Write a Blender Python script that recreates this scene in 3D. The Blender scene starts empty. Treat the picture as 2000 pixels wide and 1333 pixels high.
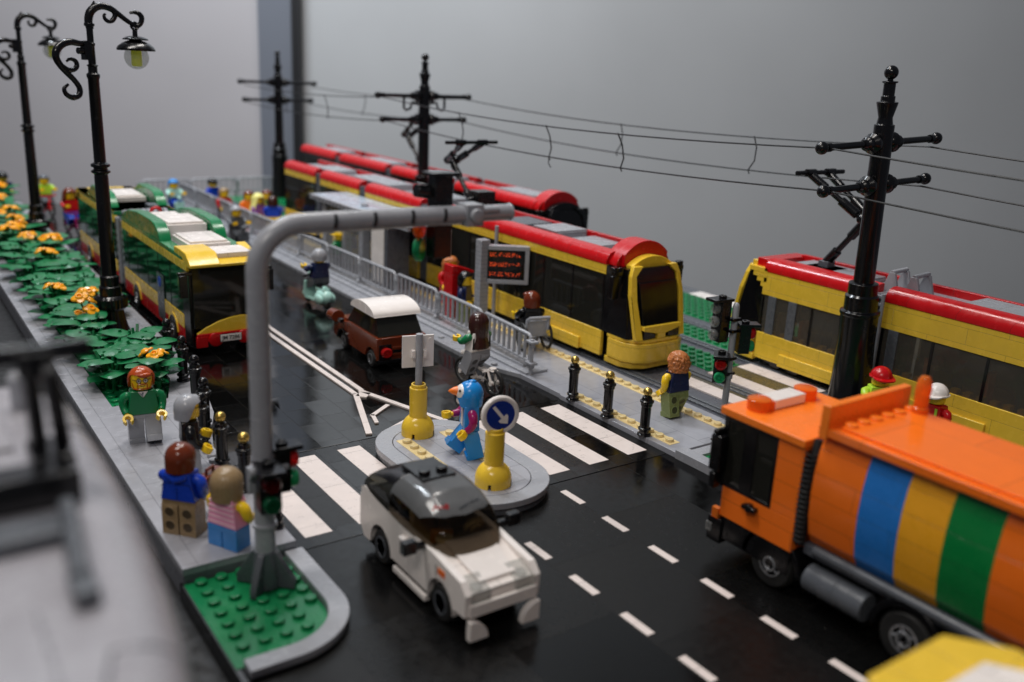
import bpy, bmesh, math, random
from math import sin, cos, pi, radians as R_, sqrt
from mathutils import Vector, Matrix, noise
random.seed(7)
scene = bpy.context.scene
COL = scene.collection

# ------------------------------------------------------------------ materials
def lin(c):
    c /= 255.0
    return c/12.92 if c <= .04045 else ((c+.055)/1.055)**2.4
def rgb(r, g, b): return (lin(r), lin(g), lin(b), 1)
def new_mat(name):
    m = bpy.data.materials.new(name); m.use_nodes = True
    nt = m.node_tree
    return m, nt, nt.nodes['Principled BSDF']
def N(nt, t, **kw):
    n = nt.nodes.new(t)
    for k, v in kw.items(): setattr(n, k, v)
    return n
def math_node(nt, op, a, b=None, c=None):
    n = N(nt, 'ShaderNodeMath', operation=op)
    for i, x in enumerate((a, b, c)):
        if x is None: continue
        if isinstance(x, (int, float)): n.inputs[i].default_value = x
        else: nt.links.new(x, n.inputs[i])
    return n.outputs[0]
def plastic(name, col, rough=.22, seam=None, top=None, var=.06, metal=0, bump=.0):
    """moulded toy plastic; seam=(width, height) draws the joints between bricks on upright faces, top=(w,h) on level ones"""
    m, nt, b = new_mat(name)
    b.inputs['Roughness'].default_value = rough
    b.inputs['Metallic'].default_value = metal
    b.inputs['IOR'].default_value = 1.5
    tc = N(nt, 'ShaderNodeTexCoord')
    nz = N(nt, 'ShaderNodeTexNoise'); nz.inputs['Scale'].default_value = 1.3; nz.inputs['Detail'].default_value = 5
    nt.links.new(tc.outputs['Object'], nz.inputs['Vector'])
    mr = N(nt, 'ShaderNodeMapRange'); mr.inputs[1].default_value = .3; mr.inputs[2].default_value = .7
    mr.inputs[3].default_value = rough*.75; mr.inputs[4].default_value = rough*1.45+.02
    nt.links.new(nz.outputs[0], mr.inputs[0]); nt.links.new(mr.outputs[0], b.inputs['Roughness'])
    mixc = N(nt, 'ShaderNodeMix', data_type='RGBA', blend_type='MULTIPLY')
    mixc.inputs[0].default_value = 1
    mixc.inputs[6].default_value = col
    mr2 = N(nt, 'ShaderNodeMapRange'); mr2.inputs[1].default_value = .3; mr2.inputs[2].default_value = .7
    mr2.inputs[3].default_value = 1-var; mr2.inputs[4].default_value = 1+var*.3
    nt.links.new(nz.outputs[0], mr2.inputs[0]); nt.links.new(mr2.outputs[0], mixc.inputs[7])
    out = mixc.outputs[2]
    if seam or top:
        sp = N(nt, 'ShaderNodeSeparateXYZ'); nt.links.new(tc.outputs['Object'], sp.inputs[0])
        geo = N(nt, 'ShaderNodeNewGeometry'); sn = N(nt, 'ShaderNodeSeparateXYZ'); nt.links.new(geo.outputs['True Normal'], sn.inputs[0])
        isTop = math_node(nt, 'GREATER_THAN', math_node(nt, 'ABSOLUTE', sn.outputs[2]), .8)
        def brick(u, v, wh, var_=.0):
            cb = N(nt, 'ShaderNodeCombineXYZ'); nt.links.new(u, cb.inputs[0]); nt.links.new(v, cb.inputs[1])
            bt = N(nt, 'ShaderNodeTexBrick'); bt.inputs['Scale'].default_value = 1
            bt.inputs['Brick Width'].default_value = wh[0]; bt.inputs['Row Height'].default_value = wh[1]
            bt.inputs['Mortar Size'].default_value = .018; bt.inputs['Mortar Smooth'].default_value = .3
            bt.inputs['Color1'].default_value = (0, 0, 0, 1); bt.inputs['Color2'].default_value = (1, 1, 1, 1)
            nt.links.new(cb.outputs[0], bt.inputs['Vector'])
            return bt
        seam = seam or (400, 400); top = top or (400, 400)
        uu = math_node(nt, 'ADD', math_node(nt, 'ADD', sp.outputs[0], sp.outputs[1]), 500.0)
        zz = math_node(nt, 'ADD', sp.outputs[2], 120.0 + .0)
        b1 = brick(uu, zz, seam)
        b2 = brick(math_node(nt, 'ADD', sp.outputs[1], 500.0), math_node(nt, 'ADD', sp.outputs[0], 100.0), top)
        f = N(nt, 'ShaderNodeMix', data_type='FLOAT'); nt.links.new(isTop, f.inputs[0]); nt.links.new(b1.outputs['Fac'], f.inputs[2]); nt.links.new(b2.outputs['Fac'], f.inputs[3])
        rc = N(nt, 'ShaderNodeMix', data_type='RGBA'); nt.links.new(isTop, rc.inputs[0]); nt.links.new(b1.outputs['Color'], rc.inputs[6]); nt.links.new(b2.outputs['Color'], rc.inputs[7])
        # slight piece to piece difference
        pv = math_node(nt, 'MULTIPLY_ADD', rc.outputs[2], .07, .96)
        mp = N(nt, 'ShaderNodeMix', data_type='RGBA', blend_type='MULTIPLY'); mp.inputs[0].default_value = 1
        nt.links.new(out, mp.inputs[6]); nt.links.new(pv, mp.inputs[7])
        md = N(nt, 'ShaderNodeMix', data_type='RGBA', blend_type='MULTIPLY'); nt.links.new(f.outputs[0], md.inputs[0])
        nt.links.new(mp.outputs[2], md.inputs[6]); md.inputs[7].default_value = (.5, .5, .5, 1)
        out = md.outputs[2]
        bp = N(nt, 'ShaderNodeBump'); bp.inputs['Strength'].default_value = .5; bp.inputs['Distance'].default_value = .03; bp.invert = True
        nt.links.new(f.outputs[0], bp.inputs['Height']); nt.links.new(bp.outputs[0], b.inputs['Normal'])
    nt.links.new(out, b.inputs['Base Color'])
    return m
def smoke(name, tint, alpha, rough=.04, ior=1.5, k=.35):
    """thin see-through coloured plastic: glossy skin over a tinted clear sheet"""
    m, nt, b = new_mat(name)
    nt.nodes.remove(b)
    o = nt.nodes['Material Output']
    tr = N(nt, 'ShaderNodeBsdfTransparent'); tr.inputs[0].default_value = tint
    pb = N(nt, 'ShaderNodeBsdfPrincipled'); pb.inputs['Base Color'].default_value = (tint[0]*k, tint[1]*k, tint[2]*k, 1); pb.inputs['Roughness'].default_value = rough
    pb.inputs['IOR'].default_value = ior
    mx = N(nt, 'ShaderNodeMixShader'); mx.inputs[0].default_value = 1-alpha
    nt.links.new(tr.outputs[0], mx.inputs[1]); nt.links.new(pb.outputs[0], mx.inputs[2]); nt.links.new(mx.outputs[0], o.inputs[0])
    return m
def emis(name, col, s, base=(.02, .02, .02, 1)):
    m, nt, b = new_mat(name); b.inputs['Base Color'].default_value = base
    b.inputs['Emission Color'].default_value = col; b.inputs['Emission Strength'].default_value = s; b.inputs['Roughness'].default_value = .4
    return m

M = {}
M['black'] = plastic('black plastic', (.004, .004, .005, 1), .18)
M['black_b'] = plastic('black plastic bricks', (.004, .004, .005, 1), .22, (4, 1.2), (4, 2))
M['rubber'] = plastic('black rubber', (.010, .010, .010, 1), .6)
M['white'] = plastic('white plastic', rgb(240, 233, 228), .2, var=.03)
M['white_b'] = plastic('white plastic bricks', rgb(240, 232, 226), .2, (4, 1.2), (4, 2), var=.03)
M['grey'] = plastic('light grey plastic', rgb(158, 160, 166), .22)
M['grey_b'] = plastic('light grey plastic bricks', rgb(158, 160, 166), .22, (4, .4), (4, 2))
M['dgrey'] = plastic('dark grey plastic', rgb(88, 92, 98), .25)
M['dgrey_b'] = plastic('dark grey plastic bricks', rgb(84, 88, 96), .25, (4, 1.2), (4, 2))
M['red'] = plastic('red plastic', rgb(196, 16, 22), .2)
M['red_b'] = plastic('red plastic bricks', rgb(196, 16, 22), .2, (4, 8), (4, 8))
M['yellow'] = plastic('yellow plastic', rgb(238, 198, 58), .2)
M['yellow_b'] = plastic('yellow plastic bricks', rgb(236, 196, 62), .22, (6, 1.2), (4, 2))
M['skin'] = plastic('toy skin yellow', rgb(252, 208, 34), .22)
M['green'] = plastic('green plastic', rgb(18, 122, 72), .2)
M['leaf'] = plastic('green leaf plastic', rgb(14, 116, 66), .34, var=.25)
M['dkgreen'] = plastic('dark green plastic', rgb(16, 118, 66), .22, (4, 1.2), (4, 2))
M['tan'] = plastic('tan plastic', rgb(226, 204, 150), .24)
M['dtan'] = plastic('dark tan plastic', rgb(150, 126, 92), .24)
M['orange'] = plastic('orange plastic', rgb(255, 130, 38), .24, var=.03)
M['orange_b'] = plastic('orange plastic bricks', rgb(255, 122, 34), .17, (6, 1.2), (6, 4), var=.03)
M['borange'] = plastic('bright light orange plastic', rgb(252, 172, 30), .2)
M['brown'] = plastic('reddish brown plastic', rgb(106, 44, 22), .14)
M['dbrown'] = plastic('dark brown plastic', rgb(56, 26, 22), .2)
M['dorange'] = plastic('dark orange plastic', rgb(180, 72, 22), .2)
M['nougat'] = plastic('medium nougat plastic', rgb(190, 116, 62), .26)
M['azure'] = plastic('azure plastic', rgb(28, 138, 218), .2)
M['mblue'] = plastic('medium blue plastic', rgb(60, 134, 206), .2)
M['blue'] = plastic('blue plastic', rgb(24, 66, 190), .2)
M['navy'] = plastic('dark blue plastic', rgb(22, 34, 76), .2)
M['magenta'] = plastic('magenta plastic', rgb(150, 24, 94), .2)
M['pink'] = plastic('pink plastic', rgb(244, 160, 196), .2)
M['lpink'] = plastic('pale pink plastic', rgb(252, 206, 220), .2)
M['olive'] = plastic('olive green plastic', rgb(126, 138, 84), .25)
M['aqua'] = plastic('light aqua plastic', rgb(176, 222, 212), .2)
M['lime'] = plastic('lime plastic', rgb(180, 220, 60), .25)
M['purple'] = plastic('lavender plastic', rgb(150, 90, 170), .25)
M['cream'] = plastic('pale yellow plastic', rgb(244, 236, 140), .25)
M['gold'] = plastic('gold paint', rgb(206, 176, 96), .25, metal=.9)
M['silver'] = plastic('silver plastic', rgb(170, 172, 176), .25, metal=.7)
M['stripe_blue'] = plastic('blue plastic bricks', rgb(40, 124, 210), .25, (20, 1.2), (20, 8))
M['stripe_yellow'] = plastic('amber plastic bricks', rgb(250, 176, 40), .25, (20, 1.2), (20, 8))
M['stripe_green'] = plastic('green plastic bricks', rgb(10, 128, 62), .25, (20, 1.2), (20, 8))
M['glass_black'] = smoke('black smoke glass', (.10, .10, .085, 1), .5)
M['glass_tram'] = smoke('clear smoke glass', (.62, .58, .5, 1), .78)
M['glass_smoke'] = smoke('brown smoke glass', (.36, .32, .27, 1), .8, .03, k=.02)
M['glass_green'] = smoke('dark green smoke glass', (.03, .17, .09, 1), .25)
M['glass_clear'] = smoke('clear plastic', (.92, .93, .92, 1), .7, .05, k=.45)
M['glass_pale'] = smoke('pale blue plastic', (.75, .84, .92, 1), .4, .1)
M['lens_red'] = smoke('clear red plastic', (.75, .02, .02, 1), .4, k=.8)
M['lens_green'] = smoke('clear green plastic', (.04, .62, .25, 1), .4, k=.7)
M['lens_red_dim'] = smoke('dim clear red plastic', (.25, .01, .01, 1), .3, k=.3)
M['lens_green_dim'] = smoke('dim clear green plastic', (.02, .3, .12, 1), .3, k=.3)
M['lens_orange'] = smoke('clear orange plastic', (.98, .26, .03, 1), .45, k=.95)
M['lens_yellow'] = emis('glowing yellow green bulb', (.75, .8, .05, 1), .12, (.6, .62, .03, 1))
M['led'] = emis('orange led dots', (1, .09, .01, 1), .9)
M['led_dim'] = emis('dim led dots', (1, .05, .01, 1), .2)
M['sign_blue'] = plastic('blue sign print', rgb(12, 48, 140), .3)
M['ink'] = plastic('black print', (.008, .008, .009, 1), .4)
M['slate'] = plastic('glossy slate visor', rgb(96, 97, 98), .16)
M['smooth_roof'] = plastic('smooth pale roof', rgb(158, 156, 162), .22)
M['cream_roof'] = plastic('pale tram roof', rgb(176, 174, 178), .25, (6, 1.2), (6, 3))

# ------------------------------------------------------------------ mesh builder
CH = {}
class MB:
    def __init__(s): s.v = []; s.f = []; s.m = []; s.mats = []; s.T = Matrix()
    def mi(s, mat):
        mat = M[mat] if isinstance(mat, str) else mat
        if mat not in s.mats: s.mats.append(mat)
        return s.mats.index(mat)
    def add(s, vs, fs, mat):
        k = len(s.v); i = s.mi(mat)
        s.v += [s.T @ Vector(p) for p in vs]
        for f in fs: s.f.append([k+a for a in f]); s.m.append(i)
    def box(s, a, b, mat):
        x0, y0, z0 = a; x1, y1, z1 = b
        s.add([(x0,y0,z0),(x1,y0,z0),(x1,y1,z0),(x0,y1,z0),(x0,y0,z1),(x1,y0,z1),(x1,y1,z1),(x0,y1,z1)],
              [(0,3,2,1),(4,5,6,7),(0,1,5,4),(1,2,6,5),(2,3,7,6),(3,0,4,7)], mat)
    def hexa(s, bot, top, mat):
        s.add(list(bot)+list(top), [(0,3,2,1),(4,5,6,7),(0,1,5,4),(1,2,6,5),(2,3,7,6),(3,0,4,7)], mat)
    def prism(s, poly, axis, a, b, mat):
        """poly in the two other axes; axis 0,1,2"""
        def P(p, t):
            return {0: (t, p[0], p[1]), 1: (p[0], t, p[1]), 2: (p[0], p[1], t)}[axis]
        n = len(poly)
        s.add([P(p, a) for p in poly]+[P(p, b) for p in poly],
              [tuple(range(n))[::-1], tuple(range(n, 2*n))]+[(i, (i+1) % n, n+(i+1) % n, n+i) for i in range(n)], mat)
    def ring(s, c, ax, r, n, ph=0):
        ax = Vector(ax).normalized(); t = Vector((0,0,1)) if abs(ax.z) < .9 else Vector((1,0,0))
        u = ax.cross(t).normalized(); w = ax.cross(u)
        return [Vector(c)+r*(cos(2*pi*i/n+ph)*u+sin(2*pi*i/n+ph)*w) for i in range(n)]
    def cyl(s, p0, p1, r0, mat, r1=None, n=20, cap=True):
        r1 = r0 if r1 is None else r1; ax = Vector(p1)-Vector(p0)
        a = s.ring(p0, ax, r0, n); b = s.ring(p1, ax, r1, n)
        fs = [(i, (i+1) % n, n+(i+1) % n, n+i) for i in range(n)]
        if cap: fs += [tuple(range(n))[::-1], tuple(range(n, 2*n))]
        s.add(a+b, fs, mat)
    def lathe(s, prof, c, mat, ax=(0,0,1), n=24, mod=None):
        """prof [(r, h)]"""
        ax = Vector(ax).normalized(); vs = []; fs = []
        for k, (r, h) in enumerate(prof):
            rr = s.ring(Vector(c)+ax*h, ax, 1, n)
            cc = Vector(c)+ax*h
            for i, p in enumerate(rr):
                q = max(r, 1e-4)*(mod(k, i) if mod else 1)
                vs.append(cc+(p-cc)*q)
        for k in range(len(prof)-1):
            for i in range(n): fs.append((k*n+i, k*n+(i+1) % n, (k+1)*n+(i+1) % n, (k+1)*n+i))
        if prof[0][0] > .001: fs.append(tuple(range(n))[::-1])
        if prof[-1][0] > .001: fs.append(tuple(range((len(prof)-1)*n, len(prof)*n)))
        s.add(vs, fs, mat)
    def tube(s, pts, r, mat, n=12, cap=True):
        pts = [Vector(p) for p in pts]; m = len(pts)
        rs = r if isinstance(r, (list, tuple)) else [r]*m
        if len(rs) != m: rs = [rs[int(i*(len(rs)-1)/(m-1))]*(1-(i*(len(rs)-1)/(m-1))%1)+rs[min(len(rs)-1, int(i*(len(rs)-1)/(m-1))+1)]*((i*(len(rs)-1)/(m-1))%1) for i in range(m)]
        vs = []; fs = []; pu = None
        for k, p in enumerate(pts):
            t = (pts[min(k+1, m-1)]-pts[max(k-1, 0)]).normalized()
            if pu is None:
                h = Vector((0,0,1)) if abs(t.z) < .9 else Vector((1,0,0)); u = t.cross(h).normalized()
            else: u = (pu-t*pu.dot(t)).normalized()
            pu = u; w = t.cross(u)
            vs += [p+rs[k]*(cos(2*pi*i/n)*u+sin(2*pi*i/n)*w) for i in range(n)]
        for k in range(m-1):
            for i in range(n): fs.append((k*n+i, k*n+(i+1) % n, (k+1)*n+(i+1) % n, (k+1)*n+i))
        if cap: fs += [tuple(range(n))[::-1], tuple(range((m-1)*n, m*n))]
        s.add(vs, fs, mat)
    def sphere(s, c, r, mat, n=20, k=12, sc=(1,1,1), lo=-90, hi=90):
        prof = []
        vs = []; fs = []
        for j in range(k+1):
            t = R_(lo+(hi-lo)*j/k)
            for i in range(n):
                a = 2*pi*i/n
                vs.append((c[0]+r*sc[0]*cos(t)*cos(a), c[1]+r*sc[1]*cos(t)*sin(a), c[2]+r*sc[2]*sin(t)))
        for j in range(k):
            for i in range(n): fs.append((j*n+i, j*n+(i+1) % n, (j+1)*n+(i+1) % n, (j+1)*n+i))
        if lo > -89: fs.append(tuple(range(n))[::-1])
        if hi < 89: fs.append(tuple(range(k*n, (k+1)*n)))
        s.add(vs, fs, mat)
    def stud(s, x, y, z, mat, n=16):
        s.lathe([(.3, 0), (.3, .16), (.27, .2), (0, .2)], (x, y, z), mat, n=n)
    def torus(s, c, ax, R, r, mat, n=28, m=10):
        ax = Vector(ax).normalized(); base = s.ring((0,0,0), ax, 1, n); vs = []; fs = []
        for i, d in enumerate(base):
            for j in range(m):
                a = 2*pi*j/m; vs.append(Vector(c)+d*(R+r*cos(a))+ax*(r*sin(a)))
        for i in range(n):
            for j in range(m): fs.append((i*m+j, i*m+(j+1) % m, ((i+1) % n)*m+(j+1) % m, ((i+1) % n)*m+j))
        s.add(vs, fs, mat)
    def build(s, name, parent=None, bevel=.03, segs=2, label=None, smooth=True, ang=38, kind=None):
        me = bpy.data.meshes.new(name)
        me.from_pydata([tuple(p) for p in s.v], [], s.f)
        for m_ in s.mats: me.materials.append(m_)
        for p, i in zip(me.polygons, s.m): p.material_index = i; p.use_smooth = smooth
        bm = bmesh.new(); bm.from_mesh(me)
        bmesh.ops.remove_doubles(bm, verts=bm.verts, dist=1e-4)
        bmesh.ops.recalc_face_normals(bm, faces=bm.faces)
        bm.to_mesh(me); bm.free()
        if smooth: me.set_sharp_from_angle(angle=R_(ang))
        o = bpy.data.objects.new(name, me); COL.objects.link(o)
        if parent: o.parent = parent; CH.setdefault(parent.name, []).append(o)
        if bevel:
            md = o.modifiers.new('edge', 'BEVEL'); md.width = bevel; md.segments = segs; md.limit_method = 'ANGLE'; md.angle_limit = R_(50)
            md.use_clamp_overlap = True; md.harden_normals = False
        if label: o['label'] = label
        if kind: o['kind'] = kind
        return o
def build_lr(mb, name, parents, mid, bevel=.03, **kw_):
    """the two side pieces of a vehicle drawn in one go become two objects, left and right of x=mid"""
    if not isinstance(parents, (tuple, list)): parents = (parents, parents)
    out_ = []
    for side in (0, 1):
        m_ = MB(); m_.mats = mb.mats; idx = {}
        for f, mi_ in zip(mb.f, mb.m):
            cx = sum(mb.v[i].x for i in f)/len(f)
            if (cx > mid) != bool(side): continue
            nf = []
            for i in f:
                if i not in idx: idx[i] = len(m_.v); m_.v.append(mb.v[i])
                nf.append(idx[i])
            m_.f.append(nf); m_.m.append(mi_)
        out_.append(m_.build(name, parents[side], bevel=bevel, **kw_))
    return out_
def thing(name, label, cat, loc=(0,0,0), rz=0, group=None):
    o = bpy.data.objects.new(name, None); COL.objects.link(o); o.empty_display_size = .3
    o.location = loc; o.rotation_euler = (0,0,rz); o['label'] = label; o['category'] = cat
    if group: o['group'] = group
    return o
def tag(o, label, cat, group=None, kind=None, loc=None):
    if label: o['label'] = label
    if cat: o['category'] = cat
    if group: o['group'] = group
    if kind: o['kind'] = kind
    if loc: o.location = loc
    return o
def dup(root, loc, rz=0, label=None, group=None, scale=None):
    def cp(o, par):
        c = o.copy(); COL.objects.link(c); c.parent = par
        for k in CH.get(o.name, []): cp(k, c)
        return c
    r = cp(root, None); r.location = loc; r.rotation_euler = (0,0,rz)
    if label: r['label'] = label
    if group: r['group'] = group
    if scale: r.scale = scale
    return r
def text_mesh(s, size, mat, name, parent, T, label=None, extrude=.004, bold=0):
    cu = bpy.data.curves.new('tmp', 'FONT'); cu.body = s; cu.size = size; cu.extrude = extrude; cu.align_x = 'CENTER'; cu.align_y = 'CENTER'; cu.offset = bold
    ob = bpy.data.objects.new('tmp', cu); COL.objects.link(ob)
    bpy.context.view_layer.update()
    me = bpy.data.meshes.new_from_object(ob.evaluated_get(bpy.context.evaluated_depsgraph_get()))
    bpy.data.objects.remove(ob); me.transform(T); me.materials.clear(); me.materials.append(M[mat])
    o = bpy.data.objects.new(name, me); COL.objects.link(o); o.parent = parent; CH.setdefault(parent.name, []).append(o)
    return o
def smooth(pts, n=5):
    """Catmull-Rom through the given points"""
    P = [Vector(p) for p in pts]; P = [P[0]*2-P[1]]+P+[P[-1]*2-P[-2]]; out_ = []
    for i in range(1, len(P)-2):
        for k in range(n):
            t = k/n; a, b, c, d = P[i-1], P[i], P[i+1], P[i+2]
            out_.append(.5*((2*b)+(c-a)*t+(2*a-5*b+4*c-d)*t*t+(3*b-a-3*c+d)*t**3))
    return out_+[P[-2]]
def arc(cx, cy, r, a0, a1, n): return [(cx+r*cos(R_(a0+(a1-a0)*i/n)), cy+r*sin(R_(a0+(a1-a0)*i/n))) for i in range(n+1)]

# ------------------------------------------------------------------ camera
CAM = Vector((-11.16, -41.504, 25.025)); ya, pt, ro = .61978, -.288406, .0490448; FPX = 1797.05
fw = Vector((sin(ya)*cos(pt), cos(ya)*cos(pt), sin(pt))); rt = Vector((cos(ya), -sin(ya), 0)); up = rt.cross(fw)
r2 = rt*cos(ro)+up*sin(ro); u2 = -rt*sin(ro)+up*cos(ro)
cd = bpy.data.cameras.new('camera'); cam = bpy.data.objects.new('camera', cd); COL.objects.link(cam)
cam.matrix_world = Matrix(((r2.x, u2.x, -fw.x, CAM.x), (r2.y, u2.y, -fw.y, CAM.y), (r2.z, u2.z, -fw.z, CAM.z), (0,0,0,1)))
cd.sensor_width = 36; cd.sensor_fit = 'HORIZONTAL'; cd.lens = 36*FPX/2000; cd.clip_start = .1; cd.clip_end = 3000
cd.dof.use_dof = True; cd.dof.focus_distance = 65; cd.dof.aperture_fstop = cd.lens/1000/.56
scene.camera = cam
scene.view_settings.view_transform = 'Standard'; scene.view_settings.look = 'None'; scene.view_settings.exposure = 0
# ------------------------------------------------------------------ room light
w = bpy.data.worlds.new('World'); scene.world = w; w.use_nodes = True
w.node_tree.nodes['Background'].inputs[0].default_value = (.78, .84, 1.0, 1); w.node_tree.nodes['Background'].inputs[1].default_value = .10
def area(name, loc, target, sx, sy, power, col=(1, .95, .9)):
    l = bpy.data.lights.new(name, 'AREA'); l.shape = 'RECTANGLE'; l.size = sx; l.size_y = sy; l.energy = power; l.color = col
    o = bpy.data.objects.new(name, l); COL.objects.link(o); o.location = loc
    o.rotation_euler = (Vector(target)-Vector(loc)).to_track_quat('-Z', 'Y').to_euler(); return o
area('ceiling_or_fill_light', (-30, 25, 150), (15, 20, 0), 22, 70, 104000)
area('ceiling_or_fill_light', (45, 60, 150), (25, 40, 0), 22, 70, 90000)
area('ceiling_or_fill_light', (-75, -75, 115), (15, -5, 0), 60, 14, 48000, (1, .93, .86))  # added fill from camera left for truck and car sides, no ceiling lamp
area('wall_fill_light', (10, 120, 150), (118, 165, 55), 60, 20, 262000, (.86, .93, 1))  # added light to brighten the back wall, no real lamp of the room

# ------------------------------------------------------------------ room
def room_wall(name, label, u0, u1, D, mat, D1=None, v0=-900, v1=1500, top=None):
    """a flat upright wall standing behind the table between two directions seen from the aisle"""
    D1 = D1 or D
    def at(u, d):
        f = fw.copy(); f.z = 0; f.normalize(); rr = Vector((cos(ya), -sin(ya), 0))
        p = Vector((CAM.x, CAM.y, 0))+f*d+rr*((u-1000)/FPX*d); return p
    a = at(u0, D); b = at(u1, D1); t = (b-a).normalized(); nrm = Vector((t.y, -t.x, 0))*3
    mb = MB(); mb.hexa([(a.x, a.y, -90), (b.x, b.y, -90), (b.x-nrm.x, b.y-nrm.y, -90), (a.x-nrm.x, a.y-nrm.y, -90)],
                       [(a.x, a.y, 190), (b.x, b.y, 190), (b.x-nrm.x, b.y-nrm.y, 190), (a.x-nrm.x, a.y-nrm.y, 190)], mat)
    return mb.build(name, bevel=0, smooth=False)
def wallmat(name, col, rough, scale=.02, amt=.06):
    m, nt, b = new_mat(name); b.inputs['Roughness'].default_value = rough
    tc = N(nt, 'ShaderNodeTexCoord'); nz = N(nt, 'ShaderNodeTexNoise'); nz.inputs['Scale'].default_value = scale; nz.inputs['Detail'].default_value = 4
    nt.links.new(tc.outputs['Object'], nz.inputs['Vector'])
    cr = N(nt, 'ShaderNodeValToRGB'); cr.color_ramp.elements[0].position = .3; cr.color_ramp.elements[1].position = .7
    cr.color_ramp.elements[0].color = (col[0]*(1-amt), col[1]*(1-amt), col[2]*(1-amt), 1); cr.color_ramp.elements[1].color = (col[0]*(1+amt), col[1]*(1+amt), col[2]*(1+amt), 1)
    nt.links.new(nz.outputs[0], cr.inputs[0]); nt.links.new(cr.outputs[0], b.inputs['Base Color'])
    return m
Wp = wallmat('painted wall', (.47, .445, .455), .8); Wg = wallmat('frosted glass panel', (.455, .46, .465), .5); Wc = wallmat('blue grey column', (.155, .168, .20), .6)
Wk = wallmat('dark window frame', (.01, .01, .012), .5)
kw = dict()
o = room_wall('back_wall', '', -1400, 502, 238, Wp); tag(o, 'pale painted room wall behind the far end of the table', 'wall')
o = room_wall('wall_pillar', '', 500, 566, 234, Wc); tag(o, 'narrow blue grey column between the pale wall and the glass wall', 'pillar')
fr_ = room_wall('frame', '', 562, 577, 232, Wk)
o = room_wall('glass_wall', '', 573, 3600, 236, Wg, D1=215); tag(o, 'large frosted grey glass wall with black edge frame behind the trams', 'glass wall'); fr_.parent = o
mb = MB(); mb.box((-300, -300, -92), (500, 500, -90), wallmat('room floor', (.12, .11, .10), .6)); o = mb.build('room_floor', bevel=0, kind='structure')

# table and base
mb = MB(); mb.box((-90, -90, -3.0), (71.3, 127, -1.0), plastic('table cloth', (.006, .006, .007, 1), .55)); o = mb.build('table', bevel=.05)
tag(o, 'large black table that carries the whole toy street', 'table')
mb = MB(); mb.box((36, -70, -.96), (71, 126.5, .1), M['dgrey']); o = mb.build('tram_track_bed', bevel=.03, kind='structure')

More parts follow.
